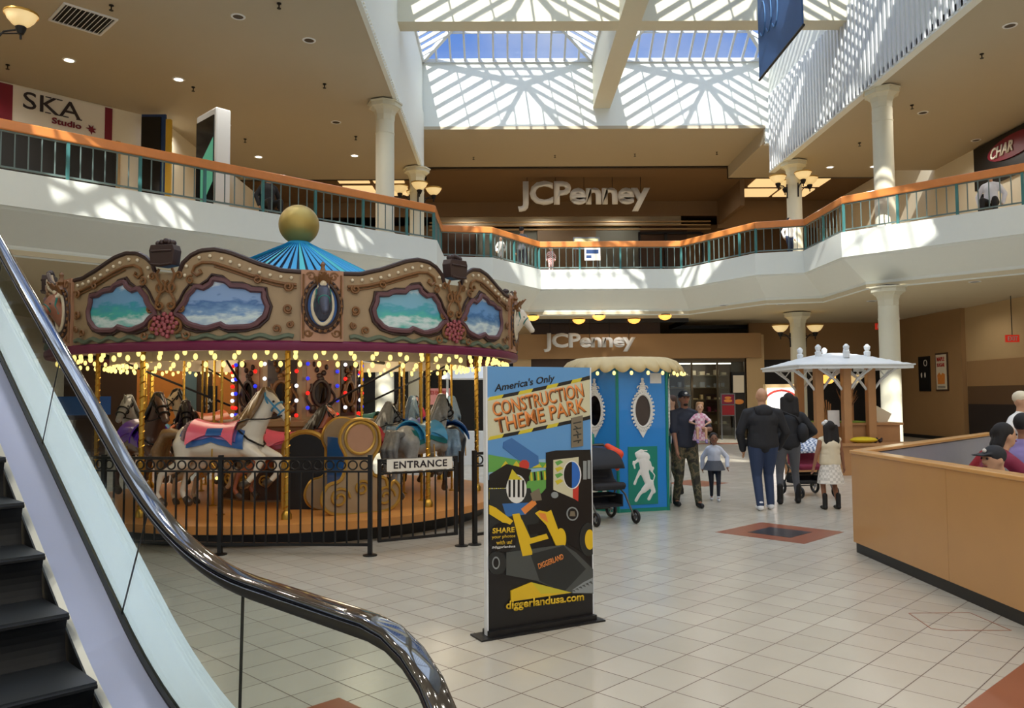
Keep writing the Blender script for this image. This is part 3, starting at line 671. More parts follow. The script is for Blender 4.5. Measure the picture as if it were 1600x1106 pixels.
# frame: x up the incline direction, y = -p
esc = thing('escalator', 'escalator with glass side, glossy black handrail and dark steps climbing left', 'escalator', (0, 0, 0), math.radians(135))
def strip(A, prof, name, m, parent, smooth=True):   # prof: list of (p, dz) closed cross-section
    b = MB(); n = len(prof); vs = []
    for a in A: vs += [(a, -p, rise(a)+dz) for p, dz in prof]
    fs = [(i*n+k, i*n+(k+1) % n, (i+1)*n+(k+1) % n, (i+1)*n+k) for i in range(len(A)-1) for k in range(n)]
    fs += [tuple(range(n)), tuple(range((len(A)-1)*n, len(A)*n))]
    b.add(vs, fs); return b.build(name, m, parent)
LA = arange(2.0, 2.9, .3)[:-1]+arange(2.9, 4.4, .1)[:-1]+arange(4.4, ATOP-.7, .8)[:-1]+arange(ATOP-.7, ATOP+.8, .15)
def side(mir):
    P = (lambda p: p) if not mir else (lambda p: 1.60-p)
    pg = 1.55
    strip(LA, [(P(1.345), .10), (P(1.525), .165), (P(1.525), .15), (P(1.345), .08)], 'inner_deck', 'deck_metal', esc)
    strip(LA, [(P(1.313), .095), (P(1.343), .115), (P(1.343), .06), (P(1.313), .06)], 'deck_trim', 'deck_metal_pale', esc)
    strip(LA, [(P(1.307), .10), (P(1.315), .10), (P(1.315), -.12), (P(1.307), -.12)], 'skirt_panel', 'rubber', esc)
    strip(LA, [(P(1.525), .15), (P(1.525), .178), (P(1.545), .178), (P(1.545), .15)], 'gasket', 'rubber', esc)
    strip(LA, [(P(1.556), .182), (P(1.78), .16), (P(1.78), .10), (P(1.556), .12)], 'outer_deck', 'deck_metal_pale', esc)
    # cladding of the truss
    b = MB(); A = LA; vs = []
    for a in A:
        z = rise(a)+.12; zb = max(0, min(rise(a)-.75, ZS-.75)) if a > 3.4 else 0
        vs += [(a, -P(1.775), z), (a, -P(1.775), zb), (a, -P(1.745), zb), (a, -P(1.745), z)]
    b.add(vs, [(i*4+k, i*4+(k+1) % 4, i*4+4+(k+1) % 4, i*4+4+k) for i in range(len(A)-1) for k in range(4)]); b.build('cladding', 'deck_metal_pale', esc)
    # handrail and its guide, with the round newel end
    def loop(r, off):
        pts = []
        for k in range(0, 13): 
            t = PI/2+PI*k/12*.98; pts.append((2.17+(.45-off)*math.cos(t), -P(pg), .50+(.45-off)*math.sin(t)))
        pts = pts[::-1]
        for a in arange(2.3, 2.95, .16)[:-1]+arange(2.95, 4.3, .1)[:-1]+arange(4.3, ATOP-.65, .5)[:-1]+arange(ATOP-.65, ATOP+.9, .15):
            sl = (rise(a+.01)-rise(a-.01))/.02; nn = 1/math.sqrt(1+sl*sl)
            pts.append((a+off*sl*nn, -P(pg), .95+rise(a)-off*nn))
        return pts
    MB().tube(loop(0, .02), .021, 28, flat=2.1, up=(0, 1, 0), sq=.62).build('handrail', 'handrail_rubber', esc, True)
    MB().tube(loop(0, .062), .026, 8, flat=.8, up=(0, 1, 0)).build('handrail_guide', 'guide_metal', esc, True)
    # glass panes, joints square to the slope
    joints = [2.35, 3.06]+[4.32+1.4*k for k in range(7)]+[ATOP+.6]
    def gp(a, top):   # a at the foot of the glass; head leans back on the slope
        sl = (rise(a+.01)-rise(a-.01))/.02
        if not top: return (a, rise(a)+.155)
        a2 = a-sl*.55
        return (a2, .87+rise(a2)) if sl > .02 else (a, .87+rise(a))
    for j in range(len(joints)-1):
        g = MB(); aa = arange(joints[j]+.006, joints[j+1]-.006, .14 if j < 3 else .5); bot = [gp(a, 0) for a in aa]; top = [gp(a, 1) for a in aa]
        if j == 0:   # rounded end pane
            cz = [(2.17+.38*math.cos(t), .50+.37*math.sin(t)) for t in [PI/2+PI*k/10*.9 for k in range(1, 11)]]
            poly = bot[::1]+top[::-1]+cz
            poly = [(x, z) for x, z in poly]
            g.prism(poly, -P(pg)-.005, -P(pg)+.005)
        else:
            n = len(aa); vs = []
            for (x, z), (x2, z2) in zip(bot, top): vs += [(x, -P(pg)-.005, z), (x, -P(pg)+.005, z), (x2, -P(pg)+.005, z2), (x2, -P(pg)-.005, z2)]
            g.add(vs, [(i*4+k, i*4+(k+1) % 4, i*4+4+(k+1) % 4, i*4+4+k) for i in range(n-1) for k in range(4)]+[(0, 1, 2, 3), tuple(range(4*n-4, 4*n))])
        g.build('glass_panel', 'panel_glass', esc)
        if j:
            (x, z), (x2, z2) = gp(joints[j], 0), gp(joints[j], 1)
            MB().bar((x, -P(pg), z), (x2, -P(pg), z2), .004, .012).build('panel_joint', 'rubber', esc)
side(False); side(True)
sm = None; k = 0; a = 3.1
while a < ATOP:
    z = rise(a+.4)
    if z > .01 and z < ZS-.02:
        if sm is None:
            b = MB(); b.box((0, -1.30, -.03), (.42, -.30, 0)); b.cur = 1
            b.tube([(.0, -1.30, -.02), (-.0, -.30, -.02)], .012, 6)
            vs = []; n = 7
            for t in range(n+1): vs += [(.02+.03*math.sin(PI*t/n), -1.30, -.02-.22*t/n), (.02+.03*math.sin(PI*t/n), -.30, -.02-.22*t/n)]
            b.add(vs, [(2*i, 2*i+1, 2*i+3, 2*i+2) for i in range(n)])
            o = b.build('step', ['step_metal', 'step_riser'], esc); sm = o.data
        else: o = bpy.data.objects.new('step', sm); COL.objects.link(o); o.parent = esc
        o.location = (a, 0, z)
    a += .4
MB().box((1.75, -1.3, .0), (3.1, -.19, .015)).build('landing_plate', 'step_metal', esc)
# ================================================================ WOODEN ENCLOSURE ON THE RIGHT
mat('maple_cap', (214, 160, 94), .3, noise=.1, nscale=6, coat=.3); mat('maple_panel', (192, 144, 88), .35, noise=.06, nscale=3, coat=.2); mat('grey_pad', (150, 150, 160), .6, noise=.05)
def barrier(p, q, lab, seams):
    p = Vector((*p, 0)); q = Vector((*q, 0)); L = (q-p).length; d = (q-p).normalized()
    t = thing('partition_wall', lab, 'partition', tuple(p), math.atan2(d.y, d.x))
    MB().box((0, .03, 0), (L, .12, .11)).build('kickboard', 'black_trim', t)
    x = 0
    for k in range(seams):
        MB().box((L*k/seams+.002, 0, .11), (L*(k+1)/seams-.002, .05, 1.03)).build('panel', 'maple_panel', t)
    MB().box((.0, .05, .11), (L, .13, 1.02)).build('inner_padding', 'grey_pad', t)
    MB().box((-.01, -.015, 1.03), (L+.01, .15, 1.065)).build('top_cap', 'maple_cap', t, bevel=.008)
    return t
barrier((3.64, 1.2), (3.64, 8.47), 'long waist high maple partition running towards the camera on the right', 4) if 0 else None
# outer face towards the hall: build so that local -y faces out
barrier((3.64, 8.47), (3.64, 1.2), 'long waist high maple partition running towards the camera on the right', 4)
t2 = barrier((7.3, 12.15), (3.72, 8.57), 'receding maple partition with grey padded inner face, beyond the first one', 3)
for px_ in ():
    pass
# ================================================================ FLOOR INSETS
mat('inset_red', (150, 88, 62), .3, noise=.08, nscale=5); mat('inset_black', (52, 52, 56), .3, noise=.1)
def inset(poly, name, m, z): struct(MB().hprism(poly, -.01, z).build(name, m))
inset([(2.52, 9.76), (3.31, 10.48), (4.06, 9.70), (3.30, 8.95)], 'floor_inset', 'inset_red', .002)
inset([(2.90, 9.72), (3.29, 10.09), (3.67, 9.70), (3.28, 9.33)], 'floor_inset', 'inset_black', .004)
inset([(2.02, 3.95), (3.4, 5.19), (4.7, 3.95), (3.3, 2.6)], 'floor_inset', 'inset_red', .002)
inset([(-.93, 4.52), (.14, 3.45), (-.93, 2.38), (-2.0, 3.45)], 'floor_inset', 'inset_red', .002)
inset([(3.0, 15.2), (3.6, 15.8), (4.2, 15.2), (3.6, 14.6)], 'floor_inset', 'inset_red', .002)
inset([(5.5, 27.2), (9.5, 27.2), (9.5, 27.9), (5.5, 27.9)], 'floor_inset', 'inset_red', .002)
b = MB()
def zf(px_, py_):
    m = SC.camera.matrix_world; d = (m.to_3x3() @ Vector(((px_-800)/F, -(py_-553)/F, -1))); k = -1.65/d.z; return (d.x*k, d.y*k)
HL = [(1420, 958), (1455, 982), (1480, 985), (1580, 985), (1515, 957), (1420, 958)]
for i in range(len(HL)-1):
    p, q = zf(*HL[i]), zf(*HL[i+1]); b.bar((p[0], p[1], .001), (q[0], q[1], .001), .007, .002)
o = b.build('floor_hatch_line', 'inset_red'); struct(o)
# ================================================================ FENCE ROUND THE CAROUSEL
mat('black_iron', (22, 22, 24), .4, metal=.3)
def fence(p, q, lab, gate=False, posts=(1, 1)):
    p = Vector((*p, 0)); q = Vector((*q, 0)); L = (q-p).length; d = (q-p).normalized()
    t = thing('iron_gate' if gate else 'iron_fence', lab, 'gate' if gate else 'fence', tuple(p), math.atan2(d.y, d.x), None if gate else 'black fence panels round the carousel')
    zb, zt = (.13, 1.0) if gate else (.1, 1.03); x0 = .05 if gate else 0; x1 = L-.05 if gate else L
    MB().box((x0, -.02, zt-.03), (x1, .02, zt)).build('top_rail', 'black_iron', t); MB().box((x0, -.012, zt-.165), (x1, .012, zt-.145)).build('middle_rail', 'black_iron', t); b = MB(); b.box((x0, -.018, zb), (x1, .018, zb+.03))
    if gate: b.box((x0, -.018, zb), (x0+.035, .018, zt)); b.box((x1-.035, -.018, zb), (x1, .018, zt))
    b.build('bottom_rail', 'black_iron', t)
    n = max(3, round((x1-x0)/.125)); me = mr = None
    for k in range(n+1):
        if 0 < k < n:
            if me is None: o = MB().box((-.008, -.008, zb+.02), (.008, .008, zt-.15)).build('baluster', 'black_iron', t); me = o.data
            else: o = bpy.data.objects.new('baluster', me); COL.objects.link(o); o.parent = t
            o.location = (x0+(x1-x0)*k/n, 0, 0)
        if k < n:
            if mr is None: o = MB().tube([(.046*math.cos(i*PI/9), 0, .046*math.sin(i*PI/9)) for i in range(18)], .009, 6, close=True, up=(0, 1, 0)).build('ring', 'black_iron', t, True); mr = o.data
            else: o = bpy.data.objects.new('ring', mr); COL.objects.link(o); o.parent = t
            o.location = (x0+(x1-x0)*(k+.5)/n, 0, zt-.088)
    for k, pp in enumerate((0, L)):
        if posts[k]:
            b = MB(); b.box((pp-.022, -.022, 0), (pp+.022, .022, 1.05)); b.lathe([(.075, 0), (.075, .012), (.03, .02)], 16, (pp, 0, 0)); b.build('post', 'black_iron', t)
    return t
FP = [(-.355, 9.07), (.3, 9.55), (.75, 10.3)]
fence(FP[0], FP[1], 'short fence panel right of the gate, partly behind the standing sign', posts=(1, 1))
gt = fence((-1.40, 8.515), (-.50, 9.0), 'black iron gate holding the ENTRANCE board', True, posts=(0, 1))
fence((-3.04, 8.62), (-1.43, 8.50), 'fence panel left of the gate, before the white horse forelegs')
fence((-4.4, 8.86), (-3.06, 8.62), 'fence panel in front of the white horse tail, crossed by the handrail', posts=(1, 0))
fence((-5.6, 9.5), (-4.42, 8.87), 'fence panel seen through the escalator glass', posts=(1, 0))
fence((-6.4, 10.8), (-5.62, 9.52), 'fence panel at the far left behind the escalator', posts=(1, 0))
es = thing('entrance_sign', 'white board with black ENTRANCE lettering on the gate top', 'sign', (-1.40, 8.515, 0), gt.rotation_euler.z)
MB().box((.14, -.03, .865), (.90, -.022, .995)).build('board', 'sign_white', es)
text('lettering', 'ENTRANCE', 'ink', .62, .078, Matrix.Translation((.215, -.03, .893)), es, .003, .025, spacing=1.1)
# ================================================================ STANDING SIGN
sg = thing('standing_sign', 'tall free standing construction theme park sign with yellow digger on black feet', 'sign', (-.134, 5.617, 0), math.atan2(.403, .762))
W_, H_ = .862, 1.865
MB().box((0, -.012, .03), (W_, .025, H_)).build('panel', mat('sign_black', (22, 22, 24), .35), sg)
b = MB(); b.box((-.012, -.015, .0), (0, .028, H_)); b.box((W_, -.015, 0), (W_+.01, .028, H_)); b.build('edge_trim', 'white_metal', sg)
b = MB(); b.box((-.09, -.09, 0), (W_+.06, .09, .012)); b.box((-.01, -.05, .012), (W_+.01, -.012, .045)); b.box((-.01, .025, .012), (W_+.01, .06, .045)); b.build('foot_plate', 'sign_black', sg)
for nm, c in dict(s_sky=(92, 150, 205), s_sky2=(150, 186, 212), s_yel=(206, 190, 50), s_cream=(204, 200, 168), s_org=(228, 138, 66), s_brown=(110, 70, 40), s_blue=(56, 108, 168), s_red=(196, 60, 48), s_green=(96, 160, 76), s_white=(225, 225, 220), s_gold=(226, 186, 36), s_gray=(74, 78, 76), s_black=(16, 16, 18), s_dk=(38, 42, 42), s_lt=(140, 146, 146), s_wood=(120, 110, 92), s_bl2=(40, 104, 190)).items(): mat(nm, c, .35)
def uv(x, y):
    t = (y-30)/1038; xl = 40+8*t; xr = 440+13*t; u = (x-xl)/(xr-xl); yt = 30+10*u; yb = 1068-78*u
    return min(W_, max(0, u*W_)), min(H_, max(.03, (1-(y-yt)/(yb-yt))*H_))
LAY = [0]
def art(pts, m, name='print', lay=None):
    LAY[0] += 1; d = .0125+.00012*LAY[0] if lay is None else lay
    MB().prism([uv(*p) for p in pts], -d, -.011).build(name, m, sg)
def ov(cx, cy, rx, ry, n=24, a0=0, a1=2*PI): return [(cx+rx*math.cos(a0+(a1-a0)*k/n), cy+ry*math.sin(a0+(a1-a0)*k/n)) for k in range(n+(a1-a0 < 6))]
def stx(s, x0, y0, x1, y1, h, m, bold=.0, shear=0, name='lettering'):
    LAY[0] += 1; a, b_ = uv(x0, y0), uv(x1, y1); an = math.atan2(b_[1]-a[1], b_[0]-a[0]); L = math.hypot(b_[0]-a[0], b_[1]-a[1])
    hh = h/1038*H_*1.04
    text(name, s, m, L, hh, Matrix.Translation((a[0], -(.0125+.00012*LAY[0]), a[1])) @ Matrix.Rotation(-an, 4, 'Y'), sg, .0004, bold, shear)
art([(40, 30), (440, 40), (445, 440), (46, 470)], 's_sky2')
art([(40, 30), (440, 40), (440, 90), (40, 150)], 's_sky')
art([(41, 300), (442, 230), (444, 380), (44, 400)], 's_sky')
art([(42, 155), (440, 75), (441, 232), (43, 318)], 's_cream')
def band(xa, ya, xb, yb, th, segs):
    for k, (f0, f1, m) in enumerate(segs):
        sl = 8
        P0 = (xa+(xb-xa)*f0, ya+(yb-ya)*f0); P1 = (xa+(xb-xa)*f1, ya+(yb-ya)*f1)
        art([(P0[0]+sl, P0[1]), (P1[0]+sl if f1 < 1 else P1[0], P1[1]), (P1[0], P1[1]+th), (P0[0], P0[1]+th)], m)
SG = [(0, .13, 's_yel'), (.13, .28, 's_black'), (.28, .41, 's_yel'), (.41, .55, 's_black'), (.55, .66, 's_yel'), (.66, .80, 's_black'), (.80, .90, 's_yel'), (.90, 1, 's_black')]
band(42, 150, 440, 70, 15, SG); band(43, 303, 441, 222, 15, SG)
stx("America's Only", 68, 138, 300, 98, 36, 's_black', .02, .25)
stx('CONSTRUCTION', 68, 229, 418, 152, 54, 's_brown', .02); stx('CONSTRUCTION', 64, 226, 414, 149, 54, 's_org', .008)
stx('THEME PARK', 78, 293, 428, 209, 56, 's_brown', .02); stx('THEME PARK', 74, 290, 424, 206, 56, 's_org', .008)
art([(45, 372), (110, 384), (180, 398), (262, 402), (262, 420), (46, 440)], 's_green')
art([(150, 450), (262, 430), (262, 520), (190, 520)], 's_green')
for k in range(5): art([(90+k*40, 422), (108+k*40, 396), (126+k*40, 420)], 's_yel')
for k in range(6): art([(188+k*13, 440-k), (194+k*13, 440-k), (198+k*13, 472-k), (190+k*13, 474-k)], ('s_black', 's_yel')[k % 2])
art([(100, 325), (130, 308), (232, 378), (234, 408), (200, 425), (98, 346)], 's_blue')
art(ov(178, 412, 20, 21, 8, PI/8, 2*PI+PI/8-.001), 's_red')
art([(48, 450), (112, 408), (205, 430), (185, 490), (48, 500)], 's_black')
for k in range(8): art([(48+k*8, 500), (53+k*8, 500), (53+k*8, 545), (48+k*8, 545)], ('s_yel', 's_cream')[k % 2])
art([(262, 364), (300, 356), (440, 352), (450, 400), (452, 720), (420, 740), (330, 700), (240, 690), (205, 560), (240, 525), (262, 500)], 's_black')
art([(290, 392), (392, 380), (390, 545), (290, 505)], 's_cream')
for k in range(4): art([(296, 400+k*24), (318, 392+k*24), (330, 400+k*24), (306, 414+k*24)], ('s_green', 's_yel')[k % 2])
art([(368, 500), (392, 480), (390, 548), (368, 535)], 's_red')
art([(48, 505), (200, 500), (235, 600), (225, 700), (150, 760), (48, 720)], 's_dk')
art([(95, 560), (195, 555), (185, 600), (110, 610)], 's_blue'); art([(165, 580), (215, 540), (225, 560), (180, 600)], 's_org'); art([(200, 520), (235, 500), (245, 545), (210, 550)], 's_wood')
art(ov(148, 503, 38, 55), 's_white')
for k in range(4): art([(118+k*17, 470-(k in (1, 2))*15), (126+k*17, 470-(k in (1, 2))*15), (126+k*17, 535), (118+k*17, 535)], 's_black')
art([(118, 468), (132, 428), (152, 452), (172, 468)], 's_yel')
art(ov(365, 448, 37, 54), 's_white'); art(ov(364, 448, 33, 50), 's_black'); art(ov(364, 448, 33, 50, 12, -PI/2, PI/2), 's_bl2')
art([(410, 395), (424, 395), (424, 465), (410, 465)], 's_lt'); art([(428, 392), (440, 392), (440, 462), (428, 462)], 's_lt')
art(ov(366, 595, 24, 26), 's_lt'); art(ov(366, 595, 19, 21), 's_black'); art([(358, 585), (374, 585), (378, 604), (354, 604)], 's_wood')
art(ov(295, 525, 14, 12), 's_lt')
art([(362, 232), (408, 222), (410, 338), (362, 345)], 's_wood')
for k in range(4): art([(369, 250+k*23), (402, 244+k*23), (402, 249+k*23), (369, 255+k*23)], 's_dk'); art([(372+6*k, 262+k*18), (377+6*k, 261+k*18), (392, 272+k*18), (386, 274+k*18)], 's_dk')
art(ov(432, 690, 38, 62), 's_dk'); art(ov(436, 690, 20, 38), 's_gold')
art(ov(320, 690, 20, 40), 's_gold')
art(ov(76, 785, 36, 44), 's_dk'); art(ov(72, 785, 14, 24), 's_lt'); art(ov(72, 785, 10, 18), 's_black')
art([(110, 745), (330, 712), (380, 740), (450, 800), (455, 890), (330, 890), (225, 850), (110, 830)], 's_gray')
art([(200, 750), (330, 715), (420, 800), (330, 890), (235, 850)], 's_dk')
art([(365, 880), (410, 850), (453, 830), (454, 888), (366, 892)], 's_lt')
for k in range(6): art([(360+k*14, 884-k*7), (372+k*14, 879-k*7), (378+k*14, 886-k*6)], 's_gray')
art([(48, 565), (70, 575), (135, 625), (118, 645), (48, 600)], 's_gold')
art([(132, 600), (158, 596), (207, 742), (206, 752), (170, 758), (165, 735)], 's_gold')
art([(168, 620), (200, 690), (262, 672), (270, 690), (196, 712), (160, 640)], 's_gold')
art([(218, 595), (236, 584), (266, 590), (280, 582), (325, 700), (300, 716), (262, 640), (232, 610)], 's_gold')
art([(228, 592), (258, 596), (268, 630), (240, 612)], 's_org')
art([(190, 640), (240, 632), (245, 668), (200, 676)], 's_black')
art(ov(98, 688, 50, 56), 's_black')
stx('SHARE', 58, 674, 140, 668, 20, 's_gold', .03); stx('your photos', 56, 697, 142, 690, 15, 's_gold', .01); stx('with us!', 72, 716, 130, 712, 15, 's_gold', .01); stx('#diggerlandusa', 56, 734, 142, 728, 12, 's_white', .01)
stx('DIGGERLAND', 232, 806, 330, 765, 22, 's_org', .03)
art([(127, 890), (205, 856), (362, 890), (128, 930)], 's_gold'); art([(205, 856), (362, 890), (240, 898)], 's_yel')
stx('diggerlandusa.com', 108, 970, 411, 926, 40, 's_gold', .03)
# ================================================================ CAROUSEL
CC = Vector((-3.05, 11.8, 0)); R = 3.2; PH0 = math.radians(-75.5+4.5)
ca = thing('carousel', 'carousel with carved tan crown, sea paintings, gold ball and yellow light bulbs', 'carousel', tuple(CC))
mat('board_tan', (158, 134, 102), .5, noise=.10, nscale=7, bump=.3); mat('board_pink', (176, 132, 104), .5, noise=.12, nscale=6); mat('mold_dark', (54, 34, 30), .45, noise=.15)
mat('mold_brown', (122, 82, 44), .4, noise=.15); mat('mold_purple', (96, 62, 66), .5, noise=.2); mat('bead_pale', (222, 208, 180), .4)
mat('band_purple', (110, 28, 66), .45); mat('flower_pink', (150, 72, 78), .5, noise=.25, nscale=20); mat('leaf_green', (92, 104, 84), .5, noise=.2)
mat('deck_wood', (188, 138, 84), .3, noise=.12, nscale=6, coat=.3); mat('rim_wood', (214, 146, 76), .35, noise=.1)
mat('canvas_blue', (30, 150, 205), .6); mat('canvas_teal', (60, 180, 190), .6); mat('canvas_dark', (20, 50, 84), .7); mat('canopy_cream', (205, 190, 165), .6, noise=.1)
mat('bulb_warm', (255, 232, 150), .3, emit=1.5, ecol=(255, 226, 130)); mat('bulb_red', (230, 30, 24), .3, emit=1.4); mat('bulb_blue', (40, 50, 220), .3, emit=1.0); mat('bulb_white', (235, 240, 250), .3, emit=1.2)
mat('ball_gold', (176, 150, 80), .42, metal=.55, noise=.2, nscale=3); mat('dark_mirror', (60, 56, 60), .08, metal=1)
def sea_mat(name, top, mid, low, seed):
    m, n, l, b = nodes_mat(name, .4)
    tc = n.new('ShaderNodeTexCoord'); ns = n.new('ShaderNodeTexNoise'); ns.inputs['Scale'].default_value = 5; ns.inputs['Detail'].default_value = 7; ns.noise_dimensions = '4D'; ns.inputs['W'].default_value = seed
    mp = n.new('ShaderNodeMapping'); mp.inputs['Scale'].default_value = (1, 1, 2.6); l.new(tc.outputs['Object'], mp.inputs[0]); l.new(mp.outputs[0], ns.inputs['Vector'])
    sp = n.new('ShaderNodeSeparateXYZ'); l.new(tc.outputs['Object'], sp.inputs[0])
    v = mth(n, l, 'ADD', mth(n, l, 'DIVIDE', mth(n, l, 'SUBTRACT', sp.outputs[2], 2.40), .55), mth(n, l, 'MULTIPLY', mth(n, l, 'SUBTRACT', ns.outputs[0], .5), .7))
    r = n.new('ShaderNodeValToRGB'); l.new(v, r.inputs[0]); e = r.color_ramp.elements
    e[0].position = 0; e[0].color = (*lin(low), 1); e[1].position = 1; e[1].color = (*lin(top), 1)
    for p, c in ((.22, (210, 225, 225)), (.34, low), (.5, mid), (.58, top), (.82, top), (.92, (205, 215, 225))):
        k = r.color_ramp.elements.new(p); k.color = (*lin(c), 1)
    l.new(r.outputs[0], b.inputs['Base Color'])
SEAS = [((110, 160, 200), (60, 150, 175), (70, 175, 165)), ((130, 160, 205), (70, 110, 165), (120, 155, 195)), ((120, 175, 200), (70, 160, 180), (80, 180, 170)), ((100, 150, 205), (55, 110, 165), (125, 160, 190))]
for k, s_ in enumerate(SEAS): sea_mat('sea_%d' % k, *s_, seed=k*3.7)
def cy(s, z, dr=0, ph=PH0):
    a = ph+s/R; return ((R+dr)*math.cos(a), (R+dr)*math.sin(a), z)
def SX(x): return .225+(x-270)/920*1.451
def SZ(y): return 2.27+(900-y)*.00124
TOP = [(270, 292), (400, 285), (450, 265), (550, 230), (650, 180), (750, 130), (850, 103), (950, 113), (1020, 155), (1080, 225), (1100, 300), (1190, 300)]
LOW = [(300, 405), (380, 398), (450, 382), (600, 330), (750, 262), (850, 222), (930, 215), (985, 250), (1000, 300), (965, 330), (935, 305), (950, 280)]
BEADS = [(335, 345), (405, 338), (475, 325), (545, 303), (610, 277), (680, 243), (740, 212), (800, 185), (880, 160), (955, 172), (1045, 245), (1055, 325)]
PIC = [(520, 460), (600, 455), (660, 425), (735, 420), (780, 375), (845, 360), (870, 400), (920, 440), (980, 430), (1015, 480), (1040, 540), (1075, 600), (1110, 660), (1060, 700), (1000, 760), (930, 785), (850, 775), (800, 755), (740, 785), (640, 780), (560, 750), (510, 690), (490, 600), (515, 520)]
def interp(pl, s):
    for i in range(len(pl)-1):
        if pl[i][0] <= s <= pl[i+1][0]:
            t = (s-pl[i][0])/(pl[i+1][0]-pl[i][0]); t = t*t*(3-2*t) if 0 else t; return pl[i][1]*(1-t)+pl[i+1][1]*t
    return pl[-1][1] if s > pl[-1][0] else pl[0][1]
TP = [(SX(x), SZ(y)) for x, y in TOP]
def curl(b, cx, cz, r0, r1, a0, turns, ph, mir, rad=.014, dr=.03):
    pts = []; n = int(10*abs(turns))+4
    for i in range(n+1):
        t = i/n; a = a0+turns*2*PI*t; rr = r0+(r1-r0)*t
        pts.append(cy(mir*(cx+rr*math.cos(a)), cz+rr*math.sin(a), dr, ph))
    b.tube(pts, rad, 6)
HEADS = []
for sec in range(6):
    phc = PH0+sec*PI/3      # centre of a cartouche
    board = thing('rounding_board', None, None); board.parent = ca
    for mir in (1, -1):
        # the panel itself
        n = 36; s0 = 0; s1 = 30*PI/180*R; b = MB(); vs = []
        for i in range(n+1):
            s = s0+(s1-s0)*i/n; zt = interp(TP, s) if s > .225 else 3.05
            vs += [cy(mir*s, 2.25, 0, phc), cy(mir*s, zt, 0, phc), cy(mir*s, zt, -.05, phc), cy(mir*s, 2.25, -.05, phc)]
        b.add(vs, [(i*4+k, i*4+(k+1) % 4, i*4+4+(k+1) % 4, i*4+4+k) for i in range(n) for k in range(4)])
        o = b.build('carved_panel', 'board_tan', ca)
        # sea painting (fan about its middle, follows the curve)
        b = MB(); C = [(SX(x), SZ(y)) for x, y in PIC]; m_ = (.88, 2.66); vs = []; K = 6
        for f in range(1, K+1):
            for (s, z) in C: vs.append(cy(mir*(m_[0]+(s-m_[0])*f/K), m_[1]+(z-m_[1])*f/K, .012, phc))
        vs.append(cy(mir*m_[0], m_[1], .012, phc)); N = len(C)
        fs = [(len(vs)-1, i, (i+1) % N) for i in range(N)]+[(f*N+i, f*N+(i+1) % N, (f+1)*N+(i+1) % N, (f+1)*N+i) for f in range(K-1) for i in range(N)]
        b.add(vs, fs); b.build('sea_painting', 'sea_%d' % ((sec*2+(mir > 0)+1) % 4), o, True)
        b = MB(); CC2 = []
        for i in range(N):   # scalloped picture frame
            p, q = C[i], C[(i+1) % N]
            CC2 += [p, ((p[0]+q[0])/2+(.018 if i % 2 else -.01)*((p[0]+q[0])/2-m_[0]), (p[1]+q[1])/2+(.05 if i % 2 else -.0)*((p[1]+q[1])/2-m_[1]))]
        b.tube([cy(mir*s, z, .02, phc) for s, z in CC2], .032, 6, close=True); b.build('picture_frame', 'mold_purple', o, True)
        b = MB(); b.tube([cy(mir*(m_[0]+(s-m_[0])*1.13), m_[1]+(z-m_[1])*1.17, .012, phc) for s, z in C], .016, 6, close=True); b.build('outer_frame', 'mold_dark', o, True)
        ts = [p for p in TP[:-1]]
        fine = [(ts[0][0]+(ts[-1][0]-ts[0][0])*i/30, 0) for i in range(31)]; fine = [(s, interp(TP, s)) for s, _ in fine]
        b = MB(); b.tube([cy(mir*s, z+.005, .0, phc) for s, z in fine], .026, 6); b.build('top_moulding', 'mold_dark', o, True)
        b = MB(); b.tube([cy(mir*SX(x), SZ(y), .02, phc) for x, y in LOW], .017, 6)
        b.tube([cy(mir*SX(x), SZ(y+28), .012, phc) for x, y in LOW[:6]], .010, 6); b.build('scroll_moulding', 'mold_brown', o, True)
        b = MB()
        for x, y in BEADS: b.ell(cy(mir*SX(x), SZ(y), .01, phc), .02, 8, 5)
        b.build('bead_row', 'bead_pale', o, True)
        b = MB()   # carved curls round the shield and the plate
        curl(b, SX(1150), 2.86, .075, .02, 1.2, -1.3, phc, mir); curl(b, SX(1150), 2.66, .055, .015, 2.0, 1.2, phc, mir)
        curl(b, SX(1120), 2.43, .09, .02, 1.6, 1.4, phc, mir, .017); curl(b, SX(1030), 2.34, .05, .012, .3, -1.1, phc, mir)
        curl(b, SX(560), 2.93, .05, .012, 1, 1.2, phc, mir, .012); curl(b, SX(1010), 2.93, .05, .012, 2, -1.2, phc, mir, .012); curl(b, SX(1075), 2.62, .04, .012, 2, 1.3, phc, mir, .012); curl(b, SX(430), 2.40, .045, .012, 4, -1.2, phc, mir, .012); curl(b, SX(1090), 2.98, .045, .012, 0, 1.2, phc, mir, .012)
        curl(b, .36, 2.86, .05, .015, 2.5, 1.3, phc, mir); curl(b, .36, 2.62, .05, .015, 4, 1.3, phc, mir); curl(b, .34, 2.45, .035, .01, 2, 1.3, phc, mir)
        b.tube([cy(mir*(1.60-.03*math.sin(t*1.2)), 3.06-.055*t, .03, phc) for t in range(8)], .016, 6)
        b.build('carved_scroll', 'mold_brown', o, True)
        b = MB(); pts = [(s, 2.315+.018*math.sin(s*22)) for s in [.3+.05*i for i in range(26)]]
        b.tube([cy(mir*s, z, .012, phc) for s, z in pts], .026, 6); b.build('leaf_garland', 'leaf_green', o, True)
    # cartouche plate with oval niche
    b = MB(); vs = []
    n = 8
    for i in range(n+1):
        s = -.225+.45*i/n; vs += [cy(s, 2.27, .035, phc), cy(s, 3.05, .035, phc), cy(s, 3.05, 0, phc), cy(s, 2.27, 0, phc)]
